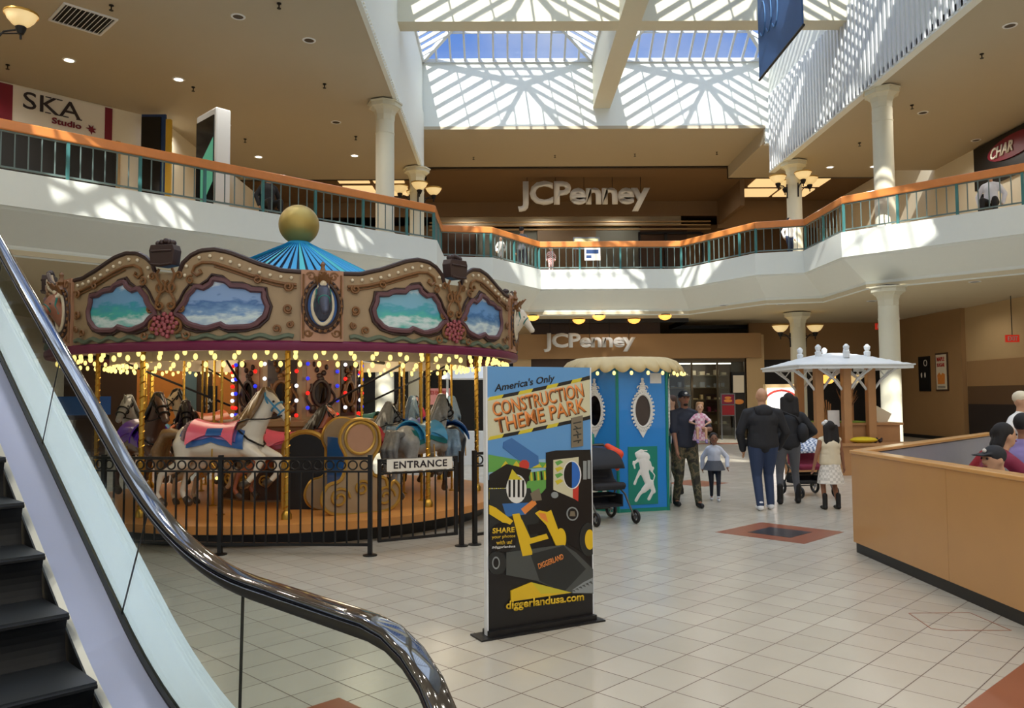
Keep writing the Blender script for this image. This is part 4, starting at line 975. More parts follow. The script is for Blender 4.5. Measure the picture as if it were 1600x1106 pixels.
    b.add(vs, [(i*4+k, i*4+(k+1) % 4, i*4+4+(k+1) % 4, i*4+4+k) for i in range(n) for k in range(4)]+[(0, 1, 2, 3), tuple(range(4*n, 4*n+4))])
    o = b.build('cartouche', 'board_pink', ca)
    def ovl(rx, rz, dr, c=2.66, n=26): return [cy(rx*math.cos(2*PI*i/n), c+rz*math.sin(2*PI*i/n), dr, phc) for i in range(n)]
    b = MB(); P_ = ovl(.165, .24, .04); b.add(P_+[cy(0, 2.66, .04, phc)], [(len(P_), i, (i+1) % len(P_)) for i in range(len(P_))]); b.build('niche', mat('niche_blue', (30, 84, 150), .4), o)
    b = MB(); b.tube(ovl(.175, .25, .05), .02, 6, close=True); b.tube(ovl(.215, .295, .04), .013, 6, close=True); b.build('oval_frame', 'mold_dark', o, True)
    b = MB()
    for i in range(22):
        a = 2*PI*i/22
        b.ell(cy(.198*math.cos(a), 2.66+.28*math.sin(a), .05, phc), .022, 6, 4)
    b.tube([cy(0, 2.93+.03*i, .05, phc) for i in range(8)], [.075, .05, .03, .045, .03, .02, .028, .01], 8)
    for sd in (1, -1): curl(b, .12, 2.98, .05, .015, .2, 1.2, phc, sd); curl(b, .15, 2.36, .045, .012, 3, 1.2, phc, sd); b.tube([cy(sd*.2, 2.3, .045, phc), cy(sd*.2, 3.0, .045, phc)], .011, 6)
    b.build('gilt_ornament', 'mold_brown', o, True)
    b = MB(); b.tube(ovl(.105, .205, .055), .022, 8, close=True); b.build('collar', 'bead_pale', o, True)
    # carved horse head leaning out of the niche
    hm = ('head_dark', 'head_white', 'head_brown', 'head_white', 'head_dark', 'head_brown')[sec]
    mat('head_dark', (62, 66, 84), .35, noise=.1); mat('head_white', (214, 204, 186), .35, noise=.08); mat('head_brown', (150, 96, 72), .35, noise=.12)
    hb = MB(); M = Matrix.Translation((math.cos(phc)*R, math.sin(phc)*R, 0)) @ Matrix.Rotation(phc, 4, 'Z')
    hb.at(M=M); hb.cap((-.02, 0, 2.60), .13, (.14, 0, 2.74), .085); hb.cap((.13, 0, 2.80), .075, (.27, 0, 2.60), .042); hb.ell((.285, 0, 2.575), (.045, .038, .04)); hb.ell((.16, 0, 2.76), (.07, .062, .07))
    for sd in (1, -1): hb.cap((.12, sd*.04, 2.85), .02, (.115, sd*.05, 2.91), .006)
    h = blob(hb, 'horse_head', hm, o, .012, 3)
    hb = MB().at(M=M)
    for i in range(5): hb.cap((.06, (i-2)*.02, 2.88), .025, (.14+.03*(2-abs(i-2)), (i-2)*.045, 2.97+.02*(2-abs(i-2))), .014)
    blob(hb, 'plume', 'mold_brown', h, .012, 1)
    hb = MB().at(M=M)
    for i in range(7): hb.cap((.02+.015*i, .0, 2.78+.02*i), .035, (-.04+.01*i, (-1)**i*.05, 2.60+.04*i), .02)
    for sd in (1, -1): hb.cap((.1, sd*.04, 2.86), .03, (.16, sd*.05, 2.8), .015)
    blob(hb, 'mane', 'bead_pale' if hm != 'head_white' else 'mold_brown', h, .014, 2)
    hb = MB().at(M=M); hb.tube([(.2+.055*math.sin(a*PI/6)*.6, .06*math.cos(a*PI/6), 2.70+.05*math.sin(a*PI/6)) for a in range(12)], .009, 6, close=True)
    for sd in (1, -1): hb.tube([(.12, sd*.07, 2.83), (.14, sd*.075, 2.74), (.1, sd*.08, 2.64)], .012, 6)
    hb.build('bridle', mat('bridle_teal', (30, 120, 110), .4), h, True)
    hb = MB().at(M=M)
    for sd in (1, -1): hb.ell((.185, sd*.058, 2.755), .012, 8, 6)
    hb.build('eye', 'ink', h, True)
    # shield between the cartouches
    phs = phc+PI/6; b = MB(); M = Matrix.Translation((math.cos(phs)*R, math.sin(phs)*R, 0)) @ Matrix.Rotation(phs, 4, 'Z'); b.at(M=M)
    b.prism([(-.13, 3.09), (-.15, 3.25), (-.13, 3.31), (.13, 3.31), (.15, 3.25), (.13, 3.09), (.0, 3.07)], 0, 1, Matrix(((0, .14, 0, -.03), (1, 0, 0, 0), (0, 0, 1, 0), (0, 0, 0, 1))))
    for k in range(5): b.ell((.03, -.09+.045*k, 3.335+.012*(2-abs(k-2))), (.04, .03, .035), 8, 6)
    b.tube([(.115, -.12, 3.1), (.125, 0, 3.085), (.115, .12, 3.1)], .014, 6); b.tube([(.115, -.12, 3.24), (.125, 0, 3.24), (.115, .12, 3.24)], .012, 6)
    b.build('crest', 'mold_dark', ca, False, bevel=.008)
    b = MB().at(M=M)
    for k in range(26):
        a = k*2.4; rr = .035*math.sqrt(k); b.ell((.03, rr*math.cos(a)*.9, 2.45+rr*math.sin(a)*.75), .028, 6, 4)
    b.build('flower_cluster', 'flower_pink', ca, True)
    bpy.data.objects.remove(board)
# band, ceiling, roof, ball
MB().lathe([(R-.06, 2.17), (R+.02, 2.17), (R+.035, 2.2), (R+.035, 2.25), (R+.01, 2.275), (R-.06, 2.275)], 96, caps=False).build('purple_band', 'band_purple', ca, True)
b = MB(); n = 64
b.lathe([(.85, 2.40), (R-.05, 2.30), (R-.05, 2.34), (.85, 2.44)], n, caps=False); b.build('canopy_ceiling', 'canopy_cream', ca)
b = MB()
for r_ in (2.45,): b.lathe([(r_, 2.10), (r_+.03, 2.10), (r_+.03, 2.34), (r_, 2.34)], n, caps=False)
b.build('light_ring', 'canopy_cream', ca)
b = MB(); b.lathe([(.05, 3.93), (3.1, 2.36), (3.1, 2.39), (.05, 3.96)], 48, caps=False); b.build('roof_lining', 'canvas_dark', ca)
b = MB(); n = 72
for k in range(n):
    a0 = 2*PI*k/n; a1 = a0+2*PI/n*.66; b.cur = (0, 0, 1, 0, 2)[k % 5]
    r0, r1, z0, z1 = .06, 3.05, 3.99, 2.46
    b.add([(r0*math.cos(a0), r0*math.sin(a0), z0), (r1*math.cos(a0), r1*math.sin(a0), z1), (r1*math.cos(a1), r1*math.sin(a1), z1+.02), (r0*math.cos(a1), r0*math.sin(a1), z0+.01)], [(0, 1, 2, 3)])
b.build('canopy_roof', ['canvas_blue', 'canvas_teal', 'canvas_blue'], ca)
MB().lathe([(.28, 3.84), (.2, 3.93), (.09, 4.0), (.03, 4.02)], 24).build('roof_cap', 'canvas_blue', ca, True)
b = MB(); b.lathe([(.09, 3.84), (.09, 3.87), (.03, 3.9)], 16, (0, 0, .08)); b.build('ball_collar', 'gold_paint', ca, True)
b = MB(); b.ell((0, 0, 4.22), .295, 32, 20); b.build('gold_ball', 'ball_gold', ca, True)
# platform
MB().lathe([(1.0, .15), (2.86, .15), (2.9, .16), (2.92, .2), (2.9, .27), (1.0, .27)], 96).build('platform', 'deck_wood', ca, True)
MB().lathe([(2.9, .165), (2.94, .17), (2.945, .26), (2.9, .275)], 96).build('platform_rim', 'rim_wood', ca, True)
MB().lathe([(2.72, 0), (2.72, .16)], 72).build('base', 'black_iron', ca, True)
# centre drum
n8 = 10
b = MB(); b.lathe([(1.08, .27), (1.08, 1.26), (1.14, 1.28), (1.14, 1.34), (.86, 1.36), (.86, 2.42)], n8); b.build('centre_drum', 'board_tan', ca)
for k in range(n8):
    a = 2*PI*(k+.5)/n8; M = Matrix.Rotation(a, 4, 'Z') @ Matrix.Translation((.86*math.cos(PI/n8), 0, 0))
    def loc2(poly, x0, x1): return [(y, z) for y, z in poly]
    MX = M @ Matrix(((0, 1, 0, 0), (1, 0, 0, 0), (0, 0, 1, 0), (0, 0, 0, 1)))
    b = MB().at(M=MX); b.prism([(-.2, 1.4), (.2, 1.4), (.2, 2.2), (-.2, 2.2)], .0, .012); p = b.build('drum_panel', ('board_pink', 'mold_dark')[k % 2], ca)
    b = MB().at(M=MX); b.prism([(.1*math.cos(i*PI/8), 1.72+.15*math.sin(i*PI/8)) for i in range(16)], .012, .02); b.build('mirror', 'dark_mirror', p)
    b = MB().at(M=M)
    b.tube([(.03, .12*math.cos(i*PI/9), 1.72+.17*math.sin(i*PI/9)) for i in range(18)], .03, 6, close=True)
    for i in range(6): b.ell((.03, (-1)**i*.02*i, 1.92+.04*i), (.03, .05-.006*i, .04), 8, 6)
    for sd in (-1, 1):
        b.tube([(.03, sd*(.17-.04*math.cos(t)), 1.5+.05*t) for t in range(8)], .018, 6); b.ell((.03, sd*.12, 1.5), (.03, .06, .06), 8, 6)
    b.build('mirror_frame', 'mold_dark' if k % 2 == 0 else 'mold_brown', p, True)
    # lower screen with scrolls
    M2 = Matrix.Rotation(a, 4, 'Z') @ Matrix.Translation((1.08*math.cos(PI/n8), 0, 0)); MX2 = M2 @ Matrix(((0, 1, 0, 0), (1, 0, 0, 0), (0, 0, 1, 0), (0, 0, 0, 1)))
    b = MB().at(M=MX2); b.prism([(-.3, .3), (.3, .3), (.3, 1.22), (-.3, 1.22)], .0, .012); q = b.build('lower_screen', 'dark_wood', ca)
    b = MB().at(M=M2)
    for (yy, zz, rr) in ((-.15, 1.0, .09), (.15, 1.0, .09), (0, .78, .12), (-.17, .55, .08), (.17, .55, .08), (0, 1.12, .06)):
        b.tube([(.02, yy+rr*(1-t/22)*math.cos(t*.55), zz+rr*(1-t/22)*math.sin(t*.55)) for t in range(18)], .016, 6)
    b.build('screen_scroll', 'gold_paint', q, True)
# bulbs: the nearest hundred are parts of their own
bl = MB(); bl.ell((0, 0, 0), (.026, .026, .036), 8, 6)
pos = []
for r_, z_, step, off in ((3.08, 2.11, 4.0, 0), (2.93, 2.17, 6.0, 2), (2.50, 2.05, 5.0, 0), (2.44, 2.13, 7.5, 0)):
    k = 0
    while k*step < 359.9:
        a = math.radians(k*step+off); pos.append((r_*math.cos(a), r_*math.sin(a), z_)); k += 1
pos.sort(key=lambda p: (Vector(p)+CC).length)
me = None
for p in pos[:100]:
    if me is None: o = bl.build('light_bulb', 'bulb_warm', ca, True); me = o.data
    else: o = bpy.data.objects.new('light_bulb', me); COL.objects.link(o); o.parent = ca
    o.location = p
b = MB()
for p in pos[100:]: b.ell(p, (.026, .026, .036), 6, 4)
o = b.build('farther_bulbs', 'bulb_warm', ca, True); o['kind'] = 'stuff'
cb = {}
for k in range(n8):
    a = 2*PI*k/n8
    for j in range(8):
        m_ = ('bulb_red', 'bulb_blue', 'bulb_white', 'bulb_red', 'bulb_white', 'bulb_blue', 'bulb_red', 'bulb_blue')[(j+k*3) % 8]
        z = 1.42+.1*j; rr = .93
        for dy in (0,):
            if m_ not in cb: o = MB().ell((0, 0, 0), .028, 8, 6).build('coloured_bulb', m_, ca, True); cb[m_] = o.data
            else: o = bpy.data.objects.new('coloured_bulb', cb[m_]); COL.objects.link(o); o.parent = ca
            aa = a+(.08 if j % 2 else -.08); o.location = (rr*math.cos(aa), rr*math.sin(aa), z)
cw = None
for k in range(18):
    a = math.radians(-150+k*9)
    for j in range(1):
        z = .55+.7*abs(math.sin(k*1.7)); rr = 1.12
        if cw is None: o = MB().ell((0, 0, 0), .024, 8, 6).build('drum_bulb', 'bulb_warm', ca, True); cw = o.data
        else: o = bpy.data.objects.new('drum_bulb', cw); COL.objects.link(o); o.parent = ca
        o.location = (rr*math.cos(a), rr*math.sin(a), z)
# arched opening in the drum, sweep poles, braces
def twist(b, x, y, z0, z1, r=.022):
    b.tube([(x, y, z0), (x, y, z1)], r, 8)
    n = int((z1-z0)/.012); b.tube([(x+r*.9*math.cos(i*.9), y+r*.9*math.sin(i*.9), z0+i*.012) for i in range(n)], r*.35, 5)
for k in range(9):
    a = math.radians(-118+k*40); b = MB(); twist(b, 2.62*math.cos(a), 2.62*math.sin(a), .27, 2.32, .03); b.lathe([(.06, .27), (.06, .33), (.035, .37)], 12, (2.62*math.cos(a), 2.62*math.sin(a), 0)); b.build('canopy_pole', 'brass', ca, True)
for k in range(6):
    a = math.radians(-112+k*60); a2 = a+.28
    b = MB(); b.tube([(.95*math.cos(a), .95*math.sin(a), 1.55), (2.6*math.cos(a2), 2.6*math.sin(a2), 2.28)], .015, 6); b.build('brace', 'black_iron', ca)
    b = MB(); b.tube([(1.0*math.cos(a), 1.0*math.sin(a), 2.3), (3.05*math.cos(a), 3.05*math.sin(a), 2.24)], .03, 6); b.build('sweep_arm', 'black_iron', ca)

# ---------------------------------------------------------------- horses (facing local +x, pole at origin, deck at z=0)
def hm_(name, c, n=.1, s=9): return mat(name, c, .28, noise=n, nscale=s, coat=.4)
hm_('h_white', (226, 220, 206), .05); hm_('h_brown', (84, 58, 48), .2); hm_('h_chestnut', (172, 100, 66), .15); hm_('h_grey', (150, 152, 150), .4, 14); hm_('h_black', (34, 34, 40), .2); hm_('h_cream', (190, 170, 140), .15)
hm_('mane_brown', (128, 100, 66), .35, 30); hm_('mane_grey', (110, 112, 112), .4, 30); hm_('mane_black', (28, 26, 28), .3, 30); hm_('mane_blue', (110, 140, 165), .4, 30)
hm_('c_pink', (236, 104, 132)); hm_('c_blue', (36, 96, 168)); hm_('c_purple', (96, 50, 180)); hm_('c_teal', (30, 110, 110)); hm_('c_orange', (222, 110, 70)); hm_('c_sky', (60, 150, 200)); hm_('c_lilac', (140, 110, 170)); hm_('c_gold', (190, 150, 80)); hm_('c_red', (170, 50, 60)); hm_('hoof', (70, 60, 52)); hm_('flowers', (140, 116, 120), .6, 30)
def arcshell(b, x0, x1, r0, r1, a0, a1, cz, th=.012, nx=8, na=14, sag=0, edge=None):
    vs = []
    for i in range(nx+1):
        t = i/nx; x = x0+(x1-x0)*t; rr = r0+(r1-r0)*t+sag*(2*t-1)**2
        for j in range(na+1):
            u = j/na; e = edge(t) if edge else 1.0
            a = (a0+(a1-a0)*u)*e; 
            for q in (rr, rr+th): vs.append((x, q*math.sin(a)*.93, cz+q*math.cos(a)))
    st = 2*(na+1); fs = []
    for i in range(nx):
        for j in range(na):
            k = i*st+2*j; fs.append((k, k+2, k+2+st, k+st)); fs.append((k+1, k+1+st, k+3+st, k+3))
        for j in (0, na): k = i*st+2*j; fs.append((k, k+1, k+1+st, k+st))
    for i in (0, nx):
        for j in range(na): k = i*st+2*j; fs.append((k, k+1, k+3, k+2))
    b.add(vs, fs)
HM = {}
def horse_meshes():
    b = MB()
    b.cap((-.30, 0, .86), .185, (.24, 0, .87), .19, 16); b.ell((.36, 0, .90), (.16, .155, .2), 16, 10); b.ell((-.38, 0, .90), (.2, .175, .2), 16, 10)
    b.cap((.38, 0, 1.0), .15, (.54, 0, 1.24), .10); b.cap((.54, 0, 1.24), .10, (.60, 0, 1.38), .085)
    b.cap((.60, 0, 1.41), .082, (.80, 0, 1.20), .052); b.ell((.825, 0, 1.165), (.055, .046, .05)); b.ell((.65, 0, 1.33), (.09, .068, .085))
    for s in (1, -1):
        b.cap((.58, s*.045, 1.47), .026, (.575, s*.055, 1.545), .007)
        f = .1*s
        b.cap((.36, s*.085, .82), .1, (.62+f*.6, s*.09, .70), .055); b.cap((.62+f*.6, s*.09, .70), .052, (.56+f, s*.09, .50), .034); b.cap((.56+f, s*.09, .5), .036, (.48+f, s*.09, .42), .036)
        b.cap((-.42, s*.1, .86), .13, (-.36+f*.6, s*.11, .64), .085); b.cap((-.36+f*.6, s*.11, .64), .075, (-.6+f, s*.11, .5), .042); b.cap((-.6+f, s*.11, .5), .04, (-.66+f, s*.11, .28), .031); b.cap((-.66+f, s*.11, .28), .034, (-.61+f, s*.11, .2), .04)
    HM['body'] = blob(b, 'horse_body', 'h_white', None, .018, 4)
    for s in (1, -1):
        f = .1*s; HM['hoof%d' % s] = MB().cap((.48+f, s*.09, .42), .042, (.43+f, s*.09, .39), .05, 10).build('hoof', 'hoof', None, True)
        HM['hoofb%d' % s] = MB().cap((-.61+f, s*.11, .2), .042, (-.57+f, s*.11, .155), .052, 10).build('hoof', 'hoof', None, True)
    b = MB()
    for i in range(11):
        t = i/10; x = .57-.28*t; z = 1.49-.38*t; s = 1
        for s in (1, -1): b.cap((x-.02, s*.02, z), .055, (x-.08-.03*math.sin(i*2.1), s*(.125+.02*math.sin(i)), z-.22-.06*math.sin(i*1.7)), .02, 8)
        b.cap((x, 0, z+.01), .045, (x-.12, -.02, z-.03), .02, 8)
    b.cap((.62, 0, 1.49), .035, (.70, .02, 1.40), .012, 8)
    HM['mane'] = blob(b, 'mane', 'mane_brown', None, .014, 2)
    b = MB()
    for i in range(7):
        o = (i-3)*.016; w = math.sin(i*2.3)*.03
        b.cap((-.55, o, .98), .045, (-.70, o*1.5, .98+w), .05, 8); b.cap((-.70, o*1.5, .98+w), .045, (-.80+w, o*2, .78), .05, 8); b.cap((-.80+w, o*2, .78), .045, (-.76+w, o*2.5, .52+w), .012, 8)
    HM['tail'] = blob(b, 'tail', 'mane_brown', None, .016, 2)
    ed = lambda t: .85+.15*abs(2*t-1)
    b = MB(); arcshell(b, -.43, .37, .200, .207, -1.85, 1.85, .87, .012, edge=lambda t: .78+.22*abs(2*t-1)**.7); HM['blanket'] = b.build('saddle_blanket', 'c_blue', None, True)
    b = MB(); arcshell(b, -.34, .28, .212, .219, -1.45, 1.45, .87, .008, edge=lambda t: .8+.2*abs(2*t-1)**.7); HM['inner'] = b.build('blanket_inset', 'c_lilac', None, True)
    b = MB(); arcshell(b, -.31, .27, .224, .224, -1.42, 1.42, .87, .02, sag=.055, edge=lambda t: .72+.4*abs(2*t-1)**1.5); HM['saddle'] = b.build('saddle', 'c_pink', None, True)
    b = MB(); arcshell(b, -.09, .11, .247, .247, -1.15, -.75, .87, .008); arcshell(b, -.09, .11, .247, .247, .75, 1.15, .87, .008); HM['patch'] = b.build('saddle_patch', 'c_blue', None, True)
    b = MB()
    for i in range(26):
        a = -1.3+2.6*i/25; b.ell((-.36+.03*math.sin(i*3.1), .235*math.sin(a), .88+.235*math.cos(a)), .032, 6, 4)
    HM['flowers'] = b.build('flower_garland', 'flowers', None, True)
    b = MB()
    for (c, r_, tl) in (((.70, 0, 1.305), .080, .8), ((.77, 0, 1.235), .068, .8), ((.60, 0, 1.40), .094, -.3)):
        R_ = Matrix.Rotation(tl, 3, 'Y'); b.tube([tuple(Vector(c)+R_ @ Vector((0, r_*math.cos(i*PI/8), r_*math.sin(i*PI/8)))) for i in range(16)], .011, 6, close=True)
    for s in (1, -1): b.tube([(.60, s*.085, 1.42), (.69, s*.078, 1.32), (.77, s*.064, 1.24)], .010, 6)
    HM['bridle'] = b.build('bridle', 'c_sky', None, True)
    b = MB()
    for s in (1, -1):
        b.tube([(.79, s*.055, 1.2), (.62, s*.12, 1.16), (.40, s*.15, 1.16), (.20, s*.12, 1.10)], .008, 6)
        b.tube([(.30, s*.16, 1.03), (.42, s*.17, .93), (.52, s*.08, .86), (.53, 0, .84)], .012, 6)
    HM['rein'] = b.build('rein', 'black_iron', None, True)
    b = MB()
    for s in (1, -1): b.ell((.685, s*.066, 1.365), (.016, .01, .014), 8, 6)
    HM['eye'] = b.build('eye', 'ink', None, True)
    b = MB(); twist(b, 0, 0, 0, 2.06, .016); b.lathe([(.05, 0), (.05, .015), (.02, .03)], 10); HM['pole'] = b.build('pole', 'brass', None, True)
    b = MB()
    for s in (1, -1): b.tube([(.0, s*.21, .82), (.0, s*.22, .66), (-.04, s*.22, .60), (.05, s*.22, .60), (.0, s*.22, .66)], .009, 6)
    HM['stirrup'] = b.build('stirrup', 'brass', None, True)
horse_meshes()
def horse(phi, r, dz, lab, cols):
    a = math.radians(phi); p = CC+Vector((r*math.cos(a), r*math.sin(a), .27)); sc = .84 if r < 1.9 else .94 if phi != -99 else 1
    t = thing('carousel_horse', lab, 'carousel horse', tuple(p), a+PI/2, 'carousel horses')
    dz -= 0
    for k, tmpl in HM.items():
        if k in ('flowers', 'patch') and not cols.get(k): continue
        o = bpy.data.objects.new(tmpl.name.split('.')[0], tmpl.data); COL.objects.link(o); o.parent = t
        if k != 'pole': o.location = (0, 0, dz+.1*(1-sc)); o.scale = (sc, sc, sc)
        if k in cols: o.material_slots[0].link = 'OBJECT'; o.material_slots[0].material = MATS[cols[k]]
    return t
def C_(body, mane, bl, inn, sad, br='black_iron', **k): return dict(body=body, mane=mane, tail=mane, blanket=bl, inner=inn, saddle=sad, bridle=br, **k)
horse(-99, 2.2, -.02, 'white horse with brown mane, pink saddle and blue blanket, front row', C_('h_white', 'mane_brown', 'c_blue', 'c_lilac', 'c_pink', 'c_sky', flowers='flowers', patch='c_blue'))
horse(-138, 2.15, .02, 'dark brown horse with purple saddle, left of the white one', C_('h_brown', 'mane_black', 'c_purple', 'c_purple', 'c_purple'))
horse(178, 2.25, 0, 'grey horse with teal blanket at the far left edge of the carousel', C_('h_grey', 'mane_grey', 'c_teal', 'c_sky', 'c_sky'))
horse(145, 2.2, .1, 'cream horse with orange saddle at the left rear', C_('h_cream', 'mane_black', 'c_orange', 'c_gold', 'c_orange'))
horse(110, 2.2, -.05, 'white horse with red blanket at the back of the carousel', C_('h_white', 'mane_grey', 'c_red', 'c_gold', 'c_blue'))
horse(75, 2.2, .05, 'chestnut horse with teal saddle at the back of the carousel', C_('h_chestnut', 'mane_black', 'c_teal', 'c_gold', 'c_teal'))
horse(42, 2.2, 0, 'grey horse with purple saddle at the right rear', C_('h_grey', 'mane_black', 'c_purple', 'c_sky', 'c_purple'))
horse(4, 2.25, -.05, 'dark horse with bright blue saddle beside the standing sign', C_('h_black', 'mane_blue', 'c_blue', 'c_sky', 'c_blue'))
horse(-27, 2.15, -.02, 'dappled grey horse seen from behind, blue saddle, above the ENTRANCE board', C_('h_grey', 'mane_grey', 'c_teal', 'c_sky', 'c_sky'))
horse(-80, 1.5, .0, 'chestnut horse in the inner row behind the white horse head', C_('h_chestnut', 'mane_black', 'c_red', 'c_pink', 'c_pink'))
horse(-118, 1.55, -.12, 'small looking cream horse in the inner row with red saddle', C_('h_cream', 'mane_brown', 'c_gold', 'c_gold', 'c_red'))
horse(-155, 1.55, .06, 'black horse with orange saddle in the inner row', C_('h_black', 'mane_black', 'c_orange', 'c_orange', 'c_orange'))
horse(-8, 1.6, .1, 'white horse with blue grey mane in the inner row right of the drum', C_('h_white', 'mane_blue', 'c_blue', 'c_sky', 'c_blue'))
horse(-42, 1.5, .02, 'grey horse with red saddle in the inner row beside the chariot', C_('h_grey', 'mane_grey', 'c_red', 'c_gold', 'c_red'))
horse(30, 1.6, 0, 'brown horse with gold blanket in the inner row, right rear', C_('h_brown', 'mane_black', 'c_gold', 'c_gold', 'c_teal'))
horse(168, 1.55, -.06, 'white horse with lilac blanket in the inner row, left side', C_('h_white', 'mane_brown', 'c_lilac', 'c_lilac', 'c_sky'))
for o in HM.values(): bpy.data.objects.remove(o)
# ---------------------------------------------------------------- chariot bench
def chariot(phi, r, lab):
    a = math.radians(phi); t = thing('chariot', lab, 'carousel seat', tuple(CC+Vector((r*math.cos(a), r*math.sin(a), .27))), a+PI/2)
    def crs(P, m=4):
        o = []
        for i in range(len(P)):
            a, b_, c, d = [Vector(P[(i+j) % len(P)]) for j in (-1, 0, 1, 2)]
            for k in range(m):
                t_ = k/m; o.append(tuple(.5*((2*b_)+(c-a)*t_+(2*a-5*b_+4*c-d)*t_*t_+(3*b_-a-3*c+d)*t_**3)))
        return o
    for s in (1, -1):
        prof = crs([(-.42, .05), (-.2, .0), (.25, .0), (.45, .08), (.5, .25), (.42, .36), (.34, .28), (.3, .4), (.14, .46), (.12, .62), (.22, .8), (.2, 1.0), (.08, 1.1), (-.1, 1.12), (-.24, 1.02), (-.28, .86), (-.2, .66), (-.26, .42), (-.42, .36), (-.5, .2)])
        b = MB(); b.prism(prof, s*.27-.025, s*.27+.025); o = b.build('side_panel', 'board_tan', t)
        b = MB()
        b.tube([(x, s*.30, z) for x, z in prof], .022, 6, close=True)
        for (cx, cz, r0) in ((.3, .18, .13), (-.28, .2, .13), (0, .3, .1)): b.tube([(cx+r0*(1-i/24)*math.cos(i*.5), s*.305, cz+r0*(1-i/24)*math.sin(i*.5)) for i in range(20)], .016, 6)
        b.build('carved_scroll', 'gold_paint', o, True)
        b = MB(); b.prism([(.17*math.cos(i*PI/10)-.03, .9+.17*math.sin(i*PI/10)) for i in range(20)], s*.297, s*.31); b.build('round_medallion', 'board_pink', o)
        b = MB(); b.tube([(.185*math.cos(i*PI/12)-.03, s*.31, .9+.185*math.sin(i*PI/12)) for i in range(24)], .02, 6, close=True); b.build('rope_rim', 'gold_paint', o, True)
    b = MB(); b.box((-.2, -.25, .3), (.2, .25, .36)); b.build('seat', 'c_blue', t)
    b = MB(); b.box((-.24, -.25, .3), (-.19, .25, .9)); b.build('backrest', 'c_blue', t)
chariot(-58, 2.2, 'carved chariot seat with round medallion and scrolls behind the gate post')
# low arched gate beside the chariot
t = thing('carousel_arch', 'dark arched screen with gold top beside the chariot', 'screen', tuple(CC+Vector((.55, -1.75, .27))), math.radians(6))
b = MB(); b.prism([(-.25, 0), (.25, 0), (.25, .75)]+[(.25*math.cos(i*PI/10), .75+.2*math.sin(i*PI/10)) for i in range(1, 10)]+[(-.25, .75)], 0, .04); b.build('screen_panel', 'dark_void', t)
b = MB(); b.tube([(.26, .02, .0), (.26, .02, .72)]+[(.26*math.cos(i*PI/10), .02, .75+.21*math.sin(i*PI/10)) for i in range(0, 11)]+[(-.26, .02, .0)], .035, 8); b.build('arch_rim', 'gold_paint', t, True)
# ================================================================ PEOPLE
for nm, c in dict(skin_a=(150, 104, 78), skin_b=(196, 150, 118), skin_c=(112, 74, 56), skin_d=(206, 164, 134), hair_black=(22, 18, 18), hair_brown=(70, 48, 36), hair_fair=(178, 134, 92), cloth_black=(30, 31, 36), cloth_navy=(38, 42, 56),
                  denim=(44, 60, 92), cloth_grey=(98, 100, 106), cloth_white=(226, 224, 220), cloth_cream=(222, 210, 182), cloth_pink=(226, 170, 190), cloth_rose=(190, 70, 120), cloth_maroon=(128, 32, 62), cloth_lav=(138, 124, 178), cloth_paleblue=(222, 226, 238), cloth_red=(150, 30, 40), shoe_white=(230, 232, 236), shoe_black=(20, 20, 22), lip=(150, 80, 74)).items():
    mat(nm, c, .75 if nm[0] != 's' else .55, noise=.08, nscale=14)
def camo_mat():
    m, n, l, b = nodes_mat('camo', .8); tc = n.new('ShaderNodeTexCoord')
    v = n.new('ShaderNodeTexVoronoi'); v.inputs['Scale'].default_value = 9
    ns = n.new('ShaderNodeTexNoise'); ns.inputs['Scale'].default_value = 9; l.new(tc.outputs['Object'], ns.inputs[0]); l.new(ns.outputs['Color'], v.inputs['Vector'])
    r = n.new('ShaderNodeValToRGB'); r.color_ramp.interpolation = 'CONSTANT'; l.new(ns.outputs[0], r.inputs[0]); e = r.color_ramp.elements
    e[0].position = 0; e[0].color = (*lin((44, 42, 34)), 1); e[1].position = .44; e[1].color = (*lin((78, 76, 56)), 1)
    for p, c in ((.52, (104, 92, 68)), (.58, (56, 58, 44))): k = e.new(p); k.color = (*lin(c), 1)
    l.new(r.outputs[0], b.inputs['Base Color'])
camo_mat()
def plaid(name, a, b_):
    m, n, l, b = nodes_mat(name, .8); tc = n.new('ShaderNodeTexCoord'); c = n.new('ShaderNodeTexChecker'); c.inputs['Scale'].default_value = 26; l.new(tc.outputs['Object'], c.inputs[0])
    c.inputs[1].default_value = (*lin(a), 1); c.inputs[2].default_value = (*lin(b_), 1); l.new(c.outputs[0], b.inputs['Base Color'])
plaid('plaid_red', (236, 226, 222), (206, 120, 120)); plaid('blanket_print', (226, 230, 240), (110, 128, 160)); plaid('floral', (236, 214, 224), (214, 150, 180)); plaid('lace_white', (236, 232, 224), (206, 202, 194))
def ik(a, c, l1, l2, bend):
    a = Vector(a); c = Vector(c); d = c-a; L = min(d.length, (l1+l2)*.999); d.normalize(); x = (l1*l1-l2*l2+L*L)/(2*L); h = math.sqrt(max(0, l1*l1-x*x))
    b = Vector(bend); b = (b-d*b.dot(d)).normalized(); return a+d*x+b*h, a+d*L
